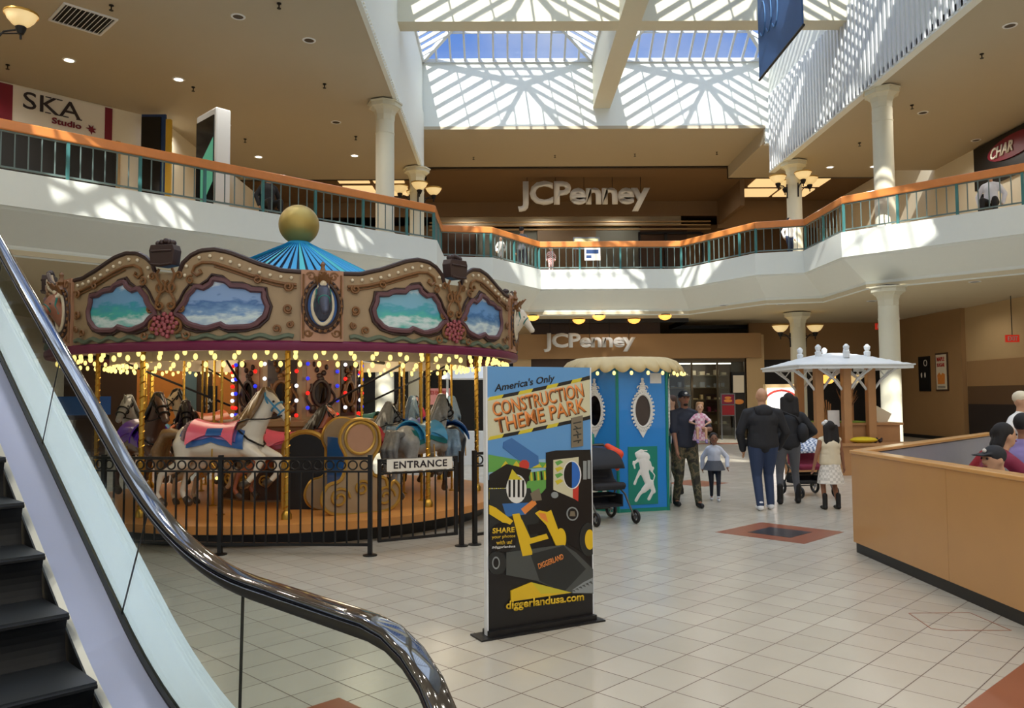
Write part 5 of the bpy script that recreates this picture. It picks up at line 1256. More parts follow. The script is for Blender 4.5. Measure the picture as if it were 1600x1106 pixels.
def person(label, loc, rz, H, skin, top, bottom, hair, feet=((-.1, -.05), (.1, .08)), hands=None, ebend=((-1, .6, -.3), (1, .6, -.3)), w=1.0, sleeve=1, leg='pants', shoe='shoe_black', seat=False, lean=(0, 0), child=False, vox=.014, headturn=0, extra=None, topmat2=None, group=None, rise_f=(0, 0)):
    t = thing('person', label, 'person', loc, rz, group); s = H/1.75
    hs = 1.0 if not child else 1.0+.55*max(0, (1.45-H)/.7)
    def S(p): return Vector(p)*s
    lx, ly = lean[:2]; dz = lean[2] if len(lean) > 2 else 0
    hz = .92 if not seat else .54
    up = -.0 if not seat else -.38
    pel = S((0, 0, hz+.04)); wst = S((lx*.35, ly*.35, hz+.17)); chs = S((lx*.8, ly*.8, hz+.36+dz*.7)); sh = [S((sx*(.172 if not child else .15)*w+lx, ly, hz+.46+dz)) for sx in (-1, 1)]
    nk = S((lx*1.05, ly*1.05, hz+.56+dz)); hd = S((lx*1.15, ly*1.25-.015, hz+.70+dz*1.5))
    if child: hd = nk+Vector((0, -.01*s, .10*s*hs+.02*s))
    hip = [S((sx*.095, 0, hz)) for sx in (-1, 1)]
    legs = []; arms = []
    for i, sx in enumerate((-1, 1)):
        if seat: kn = hip[i]+S((sx*.05, -.42, .02)); an = kn+S((0, -.02, -.42))
        else: kn, an = ik(hip[i], S((feet[i][0], feet[i][1], .085+rise_f[i])), .44, .42 , (0, -1, 0)) if s == 1 else ik(hip[i], S((feet[i][0], feet[i][1], .085+rise_f[i])), .44*s, .42*s, (0, -1, 0))
        legs.append((hip[i], kn, an))
        ht = S(hands[i]) if hands else S((sx*.27*w+lx*.6, -.03, hz-.05))
        el, wr = ik(sh[i], ht, .30*s, .27*s, ebend[i]); arms.append((sh[i], el, wr))
    b = MB(); R_ = lambda r: r*s
    b.ell(pel, (R_(.15*w), R_(.105*w), R_(.13)), 14, 10); b.cap(pel, R_(.115*w), chs, R_(.125*w), 14); b.ell(chs, (R_(.165*w), R_(.11*w), R_(.16)), 14, 10)
    [b.cap(nk-S((0, 0, .045)), R_(.06), q_, R_(.052)) for q_ in sh]; b.cap(nk-S((0, 0, .05)), R_(.06), hd-S((0, 0, .03)), R_(.052))
    hr = R_(.095)*hs
    turn = Matrix.Rotation(headturn, 3, 'Z')
    def HD(p): return hd+turn @ (Vector(p)*s*hs)
    b.ell(hd+Vector((0, 0, .012*s)), (R_(.076)*hs, R_(.094)*hs, R_(.112)*hs), 16, 12); b.ell(HD((0, -.02, -.05)), (R_(.058)*hs, R_(.07)*hs, R_(.062)*hs), 12, 8)
    b.cap(HD((0, -.09, .012)), R_(.010)*hs, HD((0, -.104, -.012)), R_(.015)*hs, 8)
    for sx in (-1, 1): b.ell(HD((sx*.078, .005, .0)), (R_(.012)*hs, R_(.02)*hs, R_(.032)*hs), 8, 6)
    for (a, e, c_) in arms:
        b.cap(a, R_(.052*w), e, R_(.042)); b.cap(e, R_(.042), c_, R_(.028))
        d = (c_-e).normalized(); side = d.cross(Vector((0, 1, 0)));
        side = side.normalized() if side.length > .2 else Vector((1, 0, 0)); nrm = d.cross(side)
        pm = c_+d*R_(.05); b.ell(c_+d*R_(.045), R_(.030), 10, 8); b.cap(c_, R_(.026), pm, R_(.032))
        for f, (o_, L_) in enumerate(((-.027, .07), (-.009, .08), (.009, .075), (.026, .058))):
            q0 = pm+nrm*R_(o_)+d*R_(.02); q1 = q0+d*R_(L_*.55)+side*R_(.008); q2 = q1+d*R_(L_*.4)+side*R_(.022); b.cap(q0, R_(.0105), q1, R_(.0095), 8); b.cap(q1, R_(.0095), q2, R_(.008), 8)
        q0 = c_+d*R_(.02)-nrm*R_(.025); b.cap(q0, R_(.013), q0+d*R_(.045)-nrm*R_(.022), R_(.009), 8)
    for (a, k, c_) in legs:
        b.cap(a, R_(.088*w), k, R_(.055)); b.cap(k, R_(.055), c_, R_(.036)); b.cap(c_, R_(.036), c_+S((0, -.10, -.045)), R_(.028))
    body = blob(b, 'body', skin, t, vox*max(.55, s if child else 1), 2)
    # face
    b = MB()
    for sx in (-1, 1): b.ell(HD((sx*.031, -.088, .018)), R_(.0105)*hs, 8, 6)
    b.build('eye', 'ink', t, True)
    b = MB(); b.cap(HD((-.022, -.089, -.045)), R_(.007)*hs, HD((.022, -.089, -.045)), R_(.007)*hs, 8); b.build('mouth', 'lip', t, True)
    # upper garment
    if top:
        b = MB(); g = .016
        b.lathe([(R_(.158*w+g), R_(-.07)), (R_(.165*w+g), R_(-.03)), (R_(.155*w+g), R_(.12)), (R_(.1*w), R_(.2))], 24, tuple(pel), 1, .74); b.cap(pel, R_(.118*w+g), chs, R_(.125*w+g), 14); b.ell(wst.lerp(chs, .3), (R_(.155*w+g), R_(.115*w+g), R_(.2)), 14, 10); b.ell(chs, (R_(.168*w+g), R_(.118*w+g), R_(.165)), 14, 10); [b.cap(nk-S((0, 0, .05)), R_(.064+g*.6), q_, R_(.05+g)) for q_ in sh]
        b.cap(nk-S((0, 0, .06)), R_(.065), nk-S((0, 0, .02)), R_(.062))
        if sleeve:
            for (a, e, c_) in arms:
                b.cap(a, R_(.052*min(w, 1.1)+g), e if sleeve > .5 else a.lerp(e, .85), R_(.048+g))
                if sleeve > .6: b.cap(e, R_(.046+g), c_, R_(.036+g))
        blob(b, 'shirt' if sleeve < 1 else 'jacket', top, t, vox*(1 if not child else .8), 3)
    b = MB()
    if leg in ('pants', 'shorts'):
        b.ell(pel-S((0, 0, .02)), (R_(.16*w), R_(.12*w), R_(.13)), 14, 10)
        for (a, k, c_) in legs:
            b.cap(a, R_(.102*w), k, R_(.072)); b.cap(k, R_(.072), c_+S((0, 0, .0)), R_(.056))
        blob(b, 'trousers', bottom, t, vox*(1 if not child else .8), 3)
    elif leg == 'leggings':
        b.ell(pel-S((0, 0, .02)), (R_(.155*w), R_(.115*w), R_(.13)), 14, 10)
        for (a, k, c_) in legs: b.cap(a, R_(.098*w), k, R_(.062)); b.cap(k, R_(.062), c_, R_(.042))
        blob(b, 'leggings', bottom, t, vox*(1 if not child else .8), 3)
    elif leg == 'skirt':
        pr = [(.13*w, .12), (.15*w, .04), (.20, -.10), (.245, -.30), (.26, -.44)]; n = 32; vs = []
        for r_, z_ in pr:
            for k in range(n):
                a = 2*PI*k/n; rr = r_*(1+.05*math.sin(k*4)*max(0, -z_*2)); vs.append(tuple(pel+S((rr*math.cos(a), rr*.8*math.sin(a), z_))))
        b.add(vs, [(i*n+k, i*n+(k+1) % n, (i+1)*n+(k+1) % n, (i+1)*n+k) for i in range(len(pr)-1) for k in range(n)])
        b.build('skirt', bottom, t, True)
    # shoes
    for (a, k, c_) in legs:
        b = MB()
        up_ = .17 if shoe == 'boots' else .0
        b.cap(c_+S((0, .02, -.04)), R_(.045), c_+S((0, -.13, -.048)), R_(.038)); b.cap(c_+S((0, .0, -.03)), R_(.05), c_+S((0, 0, .03+up_)), R_(.05))
        blob(b, 'shoe', 'shoe_black' if shoe == 'boots' else shoe, t, vox*(1 if not child else .7), 2)
    # hair
    b = MB()
    if hair[0] in ('short', 'long', 'tail', 'curly'):
        b.ell(HD((0, .022, .040)), (R_(.089)*hs, R_(.1)*hs, R_(.098)*hs), 14, 10)
        if hair[0] == 'curly':
            for k in range(24): a = k*2.4; b.ell(HD((.07*math.cos(a), .02+.07*math.sin(a), .03+.08*math.cos(k*.9))), R_(.028)*hs, 8, 6)
        if hair[0] in ('long', 'tail'):
            L = hair[2] if len(hair) > 2 else .35
            for k in range(7):
                x = (k-3)*.022*(1.5 if hair[0] == 'long' else .6)
                b.cap(HD((x, .05, .03)), R_(.045), HD((x*1.05, .085+.01*math.sin(k*2), -L*.5)), R_(.045), 8); b.cap(HD((x*1.05, .085, -L*.5)), R_(.045), HD((x*.9, .09, -L+.03*math.sin(k*3))), R_(.02), 8)
        blob(b, 'hair', hair[1], t, .012, 2)
    elif hair[0] == 'cap':
        b.ell(HD((0, .012, .045)), (R_(.088)*hs, R_(.1)*hs, R_(.088)*hs), 16, 10)
        b.cbox(HD((0, -.12, .05)), (R_(.13), R_(.1), R_(.014)), Matrix.Rotation(.15, 3, 'X'))
        blob(b, 'cap', hair[1], t, .011, 2)
        b = MB(); b.ell(HD((0, -.085, .085)), (R_(.024), R_(.01), R_(.018)), 8, 6); b.build('cap_badge', 'cloth_white', t, True)
        b = MB(); b.ell(HD((0, -.062, -.088)), (R_(.036), R_(.034), R_(.022)), 10, 8); b.build('beard', 'hair_black', t, True) if len(hair) > 2 else None
    elif hair[0] == 'stubble':
        b.ell(HD((0, .008, .03)), (R_(.0775)*hs, R_(.0935)*hs, R_(.088)*hs), 14, 10); blob(b, 'hair', hair[1], t, .012, 1)
    if extra: extra(t, S, HD, hd, pel, chs, arms)
    return t
def hood(t, S, HD, hd, pel, chs, arms):
    b = MB(); b.ell(chs+S((0, .10, .13)), S((.13, .07, .10)), 12, 8); b.tube([tuple(chs+S((.11*math.cos(a), .02+.09*math.sin(a), .17))) for a in [i*PI/8 for i in range(16)]], .03, 8, close=True); blob(b, 'hood', 'cloth_black', t, .014, 2)
# man with baby
person('man in black cap, dark T-shirt and camouflage trousers walking with a baby', (2.69, 12.1, 0), math.radians(8), 1.73, 'skin_a', 'cloth_navy', 'camo', ('cap', 'cloth_black', 1), feet=((-.13, .06), (.13, -.2)), hands=((-.20, -.22, .84), (.22, -.30, 1.16)), ebend=((-1, .8, -.2), (1, .5, -.6)), w=1.12, sleeve=.5)
person('baby in pink dress with fair hair carried on the man\'s arm', (2.87, 11.86, .93), math.radians(-6), .74, 'skin_d', 'floral', 'floral', ('curly', 'hair_fair'), hands=((-.2, -.26, .72), (.2, -.25, .72)), child=True, leg='skirt', seat=True, shoe='cloth_lav', sleeve=.5, vox=.012)
person('toddler girl in white top, grey skirt and dark leggings beside the man', (3.28, 12.68, 0), math.radians(-8), 1.03, 'skin_a', 'cloth_paleblue', 'cloth_navy', ('tail', 'hair_black', .12), feet=((-.07, .12), (.08, -.14)), hands=((-.30, .08, .86), (.33, -.12, .92)), child=True, leg='leggings', shoe='shoe_white', sleeve=1, vox=.014,
       extra=lambda t, S, HD, hd, pel, chs, arms: MB().lathe([(.10, .06), (.13, 0), (.165, -.08), (.17, -.085), (.15, -.03), (.11, .06)], 24, tuple(pel)).build('skirt', 'cloth_grey', t, True))
person('bald man in black hooded jacket and blue jeans, seen from behind', (3.72, 11.62, 0), math.radians(176), 1.76, 'skin_b', 'cloth_black', 'denim', ('stubble', 'skin_b'), feet=((-.10, -.04), (.08, .10)), hands=((-.25, -.14, .88), (.26, -.12, .86)), w=1.28, shoe='shoe_white', extra=hood)
def bag(t, S, HD, hd, pel, chs, arms):
    b = MB(); b.ell(pel+S((-.22, .04, .16)), S((.1, .12, .16)), 12, 8); b.tube([tuple(pel+S(p)) for p in ((-.22, .0, .25), (-.1, .15, .42), (.14, .12, .52))], .015, 6); b.build('shoulder_bag', 'cloth_black', t, True)
person('woman with long black hair, black jacket and grey leggings, seen from behind', (4.28, 12.2, 0), math.radians(170), 1.68, 'skin_a', 'cloth_black', 'cloth_grey', ('long', 'hair_black', .36), feet=((-.16, -.12), (.14, .06)), hands=((-.26, -.22, 1.0), (.24, -.1, .9)), w=1.1, leg='leggings', shoe='boots', lean=(-.04, -.06), extra=bag)
def bow(t, S, HD, hd, pel, chs, arms):
    b = MB(); b.ell(HD((.06, .01, .11)), .035, 8, 6); b.ell(HD((.1, .0, .085)), .03, 8, 6); b.build('hair_bow', 'cloth_white', t, True)
person('girl with long black hair in cream top, white skirt and black boots', (4.68, 11.6, 0), math.radians(186), 1.26, 'skin_a', 'cloth_cream', 'lace_white', ('long', 'hair_black', .42), feet=((-.15, .0), (.13, .0)), hands=((-.36, -.12, .78), (.36, .0, .80)), child=True, leg='skirt', shoe='boots', sleeve=0, w=1.22, extra=bow, vox=.013)
person('person in white sleeveless top and camouflage trousers half hidden by the blue booth', (2.80, 13.5, 0), math.radians(-60), 1.66, 'skin_b', 'cloth_white', 'camo', ('tail', 'hair_brown', .2), hands=((-.2, -.35, 1.05), (.2, -.38, 1.0)), sleeve=0)
person('person in dark red top standing behind the carousel right of the sunlit column', (-2.46, 22.0, 0), math.radians(30), 1.7, 'skin_a', 'cloth_red', 'cloth_black', ('short', 'hair_black'), vox=.02)
# balcony people
UZ = 6.052
person('person in black sitting behind the left balcony railing', (-6.0, 20.2, UZ), math.radians(40), 1.7, 'skin_b', 'cloth_black', 'cloth_black', ('short', 'hair_brown'), seat=True, vox=.022)
person('person in grey standing behind the middle balcony, head above the rail', (.62, 28.9, UZ), math.radians(150), 1.78, 'skin_b', 'cloth_grey', 'cloth_navy', ('short', 'hair_black'), vox=.022)
person('small child in white behind the middle left balcony balusters', (-.13, 26.6, UZ), 0, .95, 'skin_d', 'cloth_white', 'cloth_white', ('short', 'hair_fair'), child=True, vox=.022)
person('child in red and white checked shirt behind the front balcony balusters', (1.65, 28.45, UZ), 0, .95, 'skin_d', 'plaid_red', 'plaid_red', ('short', 'hair_brown'), child=True, vox=.022)
person('person in white shirt behind the right inner corner of the balcony', (9.2, 25.6, UZ), math.radians(20), 1.32, 'skin_b', 'cloth_white', 'denim', ('short', 'hair_black'), child=True, vox=.022)
person('person in black and blue sitting behind the right balcony railing', (12.6, 20.4, UZ), math.radians(-40), 1.7, 'skin_b', 'cloth_paleblue', 'cloth_black', ('short', 'hair_black'), seat=True, vox=.022)
for (x, y, rz, sd) in ((-6.0, 20.35, 40, 'left'), (12.6, 20.55, -40, 'right')):
    t = thing('chair', 'dark cafe chair under the person behind the %s balcony railing' % sd, 'chair', (x, y, UZ), math.radians(rz))
    MB().box((-.2, -.2, .36), (.2, .2, .4)).build('seat', 'black_iron', t); MB().box((-.2, .2, .4), (.2, .23, .85)).build('backrest', 'black_iron', t)
    for sx in (-1, 1):
        for sy in (-1, 1): MB().box((sx*.18-.015, sy*.18-.015, 0), (sx*.18+.015, sy*.18+.015, .36)).build('leg', 'black_iron', t)
# people sitting inside the enclosure
def bench(x, y, rz, L, lab):
    t = thing('bench', lab, 'bench', (x, y, 0), math.radians(rz)); MB().box((-L/2, -.2, .38), (L/2, .2, .44)).build('seat', 'grey_pad', t)
    MB().box((-L/2+.05, -.15, 0), (L/2-.05, .15, .38)).build('base', 'maple_panel', t)
bench(4.5, 6.85, 90, 1.1, 'low bench behind the near maple partition'); bench(4.95, 8.1, 60, 1.9, 'low bench in the middle of the enclosure'); bench(5.85, 9.4, 60, 1.0, 'low bench by the far padded side')
person('person in black cap bending down just behind the near maple partition', (4.5, 6.85, 0), math.radians(-80), 1.72, 'skin_b', 'cloth_grey', 'cloth_black', ('cap', 'cloth_black'), seat=True, lean=(0, -.30, -.09), hands=((-.15, -.5, .62), (.15, -.5, .62)))
person('person with black hair and maroon jacket leaning forward in the enclosure', (4.66, 7.85, 0), math.radians(88), 1.78, 'skin_b', 'cloth_maroon', 'denim', ('tail', 'hair_black', .16), seat=True, lean=(0, -.17, -.02), hands=((-.1, -.6, .7), (.18, -.55, .7)))
person('man in lavender blue shirt seated at the right edge', (5.5, 8.5, 0), math.radians(130), 1.84, 'skin_a', 'cloth_lav', 'cloth_navy', ('short', 'hair_black'), seat=True)
person('person in rose pink top seated behind the maroon jacket', (5.95, 9.15, 0), math.radians(40), 1.72, 'skin_b', 'cloth_rose', 'cloth_black', ('short', 'hair_black'), seat=True, lean=(.1, -.05))
person('person with dark hair and dark red sleeve seated farthest left in the enclosure', (5.72, 9.6, 0), math.radians(110), 1.6, 'skin_a', 'cloth_red', 'cloth_black', ('short', 'hair_black'), seat=True, lean=(-.1, -.1))
person('person in white top with brimmed hat at the right edge, standing tallest', (6.38, 9.9, 0), math.radians(30), 1.68, 'skin_b', 'cloth_white', 'denim', ('cap', 'cloth_cream'), hands=((-.3, -.2, 1.0), (.3, -.2, 1.0)))
# ================================================================ BLUE BOOTH
mat('booth_blue', (26, 132, 214), .35, coat=.3); mat('booth_green', (16, 130, 112), .4); mat('relief_white', (228, 228, 224), .5); mat('awning_cream', (202, 182, 136), .6, noise=.12, nscale=5)
bt = thing('ticket_booth', 'bright blue eight sided booth with white framed oval mirrors and scalloped cream awning', 'booth', (1.775, 12.2, 0))
RB = .78; NB = 6; angs = [math.radians(-43.6-60*k) for k in range(6)]
vb = [(RB*math.cos(a), RB*math.sin(a)) for a in angs]
MB().hprism([v for v in vb][::-1], 0, 2.08).build('wall_panel', 'booth_blue', bt)
b = MB()
for v in vb: b.cyl((v[0]*1.003, v[1]*1.003, 0), (v[0]*1.003, v[1]*1.003, 2.08), .022, n=8)
b.build('corner_trim', 'booth_green', bt)
b = MB(); b.hprism([(v[0]*1.012, v[1]*1.012) for v in vb][::-1], 0, .05); b.build('base_trim', 'booth_green', bt)
def face(k): return plane_M((vb[(k+1) % 6][0], vb[(k+1) % 6][1], 0), (vb[k][0], vb[k][1], 0))
for k in (0, 1, 2, 5):
    M = face(k)
    b = MB().at(M=M); b.prism([(.39+.125*math.cos(i*PI/14), 1.44+.225*math.sin(i*PI/14)) for i in range(28)], -.012, 0); o = b.build('oval_mirror', 'dark_mirror', bt)
    b = MB().at(M=M)
    b.tube([(.39+.135*math.cos(i*PI/16), -.02, 1.44+.235*math.sin(i*PI/16)) for i in range(32)], .018, 6, close=True)
    for i in range(30):
        a = 2*PI*i/30; b.tube([(.39+(.15+.012*math.cos(t*1.5))*math.cos(a+.05*t), -.02, 1.44+(.25+.01*t)*math.sin(a+.05*t)) for t in range(5)], .014, 6)
        b.ell((.39+.178*math.cos(a), -.02, 1.44+.282*math.sin(a)), (.016, .01, .018), 6, 4)
    for i in range(6): b.ell((.39, -.02, 1.73+.032*i), (.055-.008*i+.012*(i % 2), .012, .022), 8, 6)
    for sd in (-1, 1): b.tube([(.39+sd*(.05+.035*math.cos(t*.9)), -.02, 1.76+.035*math.sin(t*.9)) for t in range(7)], .010, 6)
    b.prism([(.30, 1.2), (.48, 1.2), (.39, 1.05)], -.02, -.004)
    b.build('mirror_frame', 'relief_white', o, True)
    b = MB().at(M=M); b.box((.155, -.008, .10), (.615, -.001, .925)); p = b.build('green_panel', 'booth_green', bt)
    b = MB().at(M=M @ Matrix.Translation((.155, -.012, .10)))   # rampant lion relief
    def L2(x, y): return ((x-425)/150*.46, 0, (930-y)/325*.825)
    def lc(p, r0, q, r1):
        p = L2(*p); q = L2(*q); b.cap(p, r0, q, r1, 10)
    lc((480, 655), .055, (515, 665), .07); lc((468, 645), .03, (492, 635), .04); lc((505, 690), .085, (508, 740), .07); lc((505, 740), .07, (522, 800), .055)
    lc((530, 700), .04, (545, 745), .02); lc((470, 685), .025, (452, 700), .022); lc((452, 690), .02, (458, 725), .016); lc((485, 745), .03, (468, 780), .022); lc((468, 780), .02, (456, 812), .024)
    lc((535, 815), .062, (502, 850), .045); lc((500, 850), .03, (480, 872), .026); lc((480, 872), .026, (462, 905), .026); lc((540, 820), .045, (555, 860), .03); lc((550, 855), .026, (528, 900), .028)
    lc((552, 800), .012, (560, 770), .012); lc((560, 770), .012, (545, 745), .012); lc((545, 745), .018, (552, 728), .02); lc((485, 628), .012, (522, 628), .012)
    l_ = blob(b, 'lion_relief', 'relief_white', p, .01, 1)
    for v in l_.data.vertices:   # flatten towards the panel
        q = M.inverted() @ v.co; q.y = -.006+(q.y+.012)*.35 if q.y < 0 else -.004; v.co = M @ q
b = MB().at(M=face(0)); b.box((.52, -.006, 1.83), (.70, -.001, 1.98)); b.build('paper_notice', 'cloth_white', bt)
NS = 24; b = MB(); vs = []; n = NS*8
prof = [(.5, 2.22), (.68, 2.22), (.80, 2.18), (.87, 2.11), (.90, 2.04)]
for j, (r_, z_) in enumerate(prof):
    for i in range(n):
        a = 2*PI*i/n; ph = (i % 8)/8; sc = abs(math.sin(PI*ph)); rr = r_+.08*(sc-.4)*(j/4)**.6; zz = z_-.07*(sc-.2)*(j/4)**2+(0 if j < 4 else 0)
        vs.append((rr*math.cos(a), rr*math.sin(a), zz))
b.add(vs, [(j*n+i, j*n+(i+1) % n, (j+1)*n+(i+1) % n, (j+1)*n+i) for j in range(4) for i in range(n)]); o = b.build('scalloped_awning', 'awning_cream', bt, True)
md = o.modifiers.new('t', 'SOLIDIFY'); md.thickness = .012
MB().lathe([(.52, 2.215), (.3, 2.24), (.03, 2.25)], 24).build('roof', 'board_tan', bt, True)
me = None
for i in range(NS):
    a = 2*PI*i/NS
    if me is None: o = MB().ell((0, 0, 0), (.024, .024, .03), 8, 6).build('light_bulb', 'bulb_warm', bt, True); me = o.data
    else: o = bpy.data.objects.new('light_bulb', me); COL.objects.link(o); o.parent = bt
    o.location = (.93*math.cos(a), .93*math.sin(a), 1.975)
# ---------------------------------------------------------------- strollers
def wheel(t, x, y, r, z=None):
    b = MB(); b.tube([(x, y+(r-.02)*math.cos(i*PI/10), r+(r-.02)*math.sin(i*PI/10)) for i in range(20)], .022, 8, close=True, up=(1, 0, 0)); o = b.build('wheel', 'rubber', t, True)
    b = MB(); b.cyl((x-.02, y, r), (x+.02, y, r), .03)
    for i in range(5): b.cyl((x, y, r), (x, y+(r-.03)*math.cos(i*1.257), r+(r-.03)*math.sin(i*1.257)), .007, n=6)
    b.build('hub', 'steel', o)
def stroller(loc, rz, lab, seatm, cloth=None):
    t = thing('stroller', lab, 'stroller', loc, rz)
    for x in (-.3, .3): wheel(t, x, .3, .13); wheel(t, x, -.3, .09)
    b = MB()
    for x in (-.27, .27):
        b.tube([(x, .3, .13), (x, .12, .42), (x, .34, .84), (x, .42, .98)], .013, 8); b.tube([(x, -.3, .10), (x, -.1, .36), (x, .2, .52)], .013, 8)
    b.tube([(-.27, .42, .98), (.27, .42, .98)], .02, 8); b.tube([(-.27, .05, .33), (.27, .05, .33)], .012, 8); b.tube([(-.3, .3, .13), (.3, .3, .13)], .01, 8); b.build('frame', 'guide_metal', t, True)
    b = MB(); b.cap((-.2, .1, .5), .06, (.2, .1, .5), .06); b.cap((-.2, -.15, .48), .05, (.2, -.15, .48), .05); b.cap((-.2, .15, .55), .05, (-.2, .26, .85), .04); b.cap((.2, .15, .55), .05, (.2, .26, .85), .04); b.cap((-.2, .2, .7), .05, (.2, .2, .7), .05)
    b.box((-.22, -.18, .43), (.22, .15, .52)); b.box((-.22, .15, .5), (.22, .25, .85)); blob(b, 'seat', seatm, t, .018, 2)
    b = MB(); vs = []; n = 12; m_ = 8
    for i in range(m_+1):
        a = -.2+1.5*i/m_
        for k in range(n+1): u = -1+2*k/n; vs.append((.26*u, .22-.42*math.sin(a)*(1-.15*u*u), .62+.34*math.cos(a)*(1-.12*u*u)))
    b.add(vs, [(i*(n+1)+k, i*(n+1)+k+1, (i+1)*(n+1)+k+1, (i+1)*(n+1)+k) for i in range(m_) for k in range(n)]); o = b.build('canopy', cloth or 'cloth_black', t, True); md = o.modifiers.new('t', 'SOLIDIFY'); md.thickness = .01
    b = MB(); b.box((-.24, -.1, .2), (.24, .25, .23)); b.box((-.24, -.1, .2), (-.22, .25, .36)); b.box((.22, -.1, .2), (.24, .25, .36)); b.box((-.24, .23, .2), (.24, .25, .36)); b.build('basket', 'cloth_black', t)
    return t
st = stroller((1.28, 10.62, 0), math.radians(25), 'black stroller with orange cloth and denim jacket, parked before the blue booth', 'cloth_black')
b = MB(); b.cap((.05, .38, .93), .05, (.25, .38, .9), .06); b.cap((.05, .42, .88), .06, (.1, .45, .6), .04); b.cap((.22, .42, .86), .06, (.24, .44, .55), .04); o = blob(b, 'denim_jacket', 'denim', None, .014, 3); o.matrix_world = st.matrix_basis; tag(o, 'blue denim jacket hung on the black stroller', 'jacket')
b = MB(); b.cap((.30, .36, .96), .045, (.42, .25, .86), .06); b.cap((.42, .25, .86), .05, (.40, .28, .66), .035); b.cap((.33, .3, .9), .05, (.34, .3, .78), .04); o = blob(b, 'orange_cloth', 'c_orange', None, .014, 3); o.matrix_world = st.matrix_basis; o.data.materials[0] = mat('bright_orange', (236, 76, 40), .6); tag(o, 'bright orange cloth draped over the black stroller handle', 'cloth')
b = MB(); b.lathe([(.03, 0), (.035, .02), (.035, .13), (.028, .14)], 12); b.build('drink_cup', 'booth_green', None, True, loc=(1.17, 10.95, 1.0)); tag(bpy.context.scene.objects['drink_cup'], 'small teal drink cup standing on the black stroller', 'cup')
stroller((4.95, 13.2, 0), math.radians(10), 'low stroller draped with a pale patterned blanket beyond the girl', 'cloth_maroon', 'blanket_print')
b = MB(); b.ell((4.72, 13.6, .62), (.2, .3, .22), 14, 10); 
# ---------------------------------------------------------------- white roofed kiosk
mat('kiosk_white', (226, 230, 232), .45); mat('kiosk_wood', (178, 130, 84), .5, noise=.12, nscale=5); mat('turf', (120, 150, 50), .9, noise=.3, nscale=40); mat('yellow_cloth', (226, 200, 40), .8)
kt = thing('kiosk', 'wooden kiosk with swept white roof and white brackets before the bare right column', 'kiosk', (7.14, 17.4, 0), math.radians(0))
n = 20; vs = []
for i in range(n+1):
    u = -1+2*i/n
    for k in range(n+1):
        v = -1+2*k/n; r_ = max(abs(u), abs(v)); z = 2.22+.34*(1-r_**1.6)+.05*r_**6; vs.append((1.2*u, 1.2*v, z))
b = MB(); b.add(vs, [(i*(n+1)+k, i*(n+1)+k+1, (i+1)*(n+1)+k+1, (i+1)*(n+1)+k) for i in range(n) for k in range(n)]); o = b.build('roof', 'kiosk_white', kt, True); md = o.modifiers.new('t', 'SOLIDIFY'); md.thickness = .03
for (x, y) in ((-.52, -.52), (0, -.7), (.52, -.52), (-.52, .52), (.06, .6), (.52, .52)):
    b = MB(); b.lathe([(.06, 2.42), (.07, 2.55), (.04, 2.57), (.06, 2.62), (.065, 2.66), (.02, 2.71)], 12, (x, y, 0)); b.build('finial', 'kiosk_white', kt, True)
for (x, y) in ((-.55, -.55), (-.05, -.75), (.55, -.55), (-.55, .55), (.55, .55)):
    MB().box((x-.085, y-.085, 0), (x+.085, y+.085, 2.36)).build('post', 'kiosk_wood', kt, bevel=.015)
    b = MB()
    for sx in (-1, 1): b.tube([(x+sx*.08, y, 1.75), (x+sx*.25, y, 1.98), (x+sx*.55, y, 2.2)], .028, 6); b.tube([(x+sx*.2, y, 2.18), (x+sx*.3, y, 2.05), (x+sx*.42, y, 2.16)], .015, 6)
    b.build('bracket', 'kiosk_white', kt, True)
b = MB(); b.box((-1.17, -1.17, 2.18), (1.17, -1.12, 2.24)); b.box((-1.17, 1.12, 2.18), (1.17, 1.17, 2.24)); b.box((-1.17, -1.12, 2.18), (-1.12, 1.12, 2.24)); b.box((1.12, -1.12, 2.18), (1.17, 1.12, 2.24)); b.build('eave', 'kiosk_white', kt)
b = MB(); b.box((-.5, -.45, 0), (1.2, .5, 1.0)); b.box((-.56, -.5, 1.0), (1.26, .56, 1.05)); b.build('counter', 'kiosk_wood', kt)
b = MB(); b.box((-1.3, -1.0, 0), (1.35, -.55, .60)); b.box((-1.36, -1.06, .60), (1.4, -.5, .65)); b.build('display_ledge', 'kiosk_wood', kt)
def top(name, m, lab, cat, f, group=None, smooth=True): b = MB(); f(b); o = b.build(name, m, None, smooth); tag(o, lab, cat, group); return o
KX, KY = 7.14, 17.4
top('turf_mat', 'turf', 'patch of green turf lying on the kiosk counter', 'mat', lambda b: b.box((KX-.45, KY-.45, 1.052), (KX+.6, KY+.3, 1.075)), smooth=False)
top('price_board', 'cloth_white', 'white notice sheet standing at the kiosk front between wooden posts', 'sign', lambda b: b.box((KX-.38, KY-.6, .98), (KX-.14, KY-.57, 1.32)), smooth=False)
top('yellow_cushion', 'yellow_cloth', 'bright yellow cushion on the kiosk ledge', 'cushion', lambda b: b.ell((KX+.25, KY-.8, .71), (.3, .18, .065), 16, 8))
for k in range(9):
    x = KX-.75+k*.1+(.55 if k > 3 else 0)
    top('small_toy', ('ink', 'cloth_maroon', 'ink', 'cloth_rose', 'cloth_black', 'ink', 'cloth_maroon', 'cloth_black', 'ink')[k], 'small dark toy on the kiosk ledge, %s' % (('first from the girl', 'second from the girl', 'third from the girl', 'just left of the yellow cushion', 'just right of the yellow cushion', 'second right of the cushion', 'third right of the cushion', 'fourth right of the cushion', 'last at the right end')[k]), 'toy',
        lambda b: (b.ell((x, KY-.82, .69), (.045, .05, .04), 8, 6), b.ell((x+.02, KY-.84, .73), (.025, .025, .03), 8, 6)), 'small toys on the kiosk ledge')
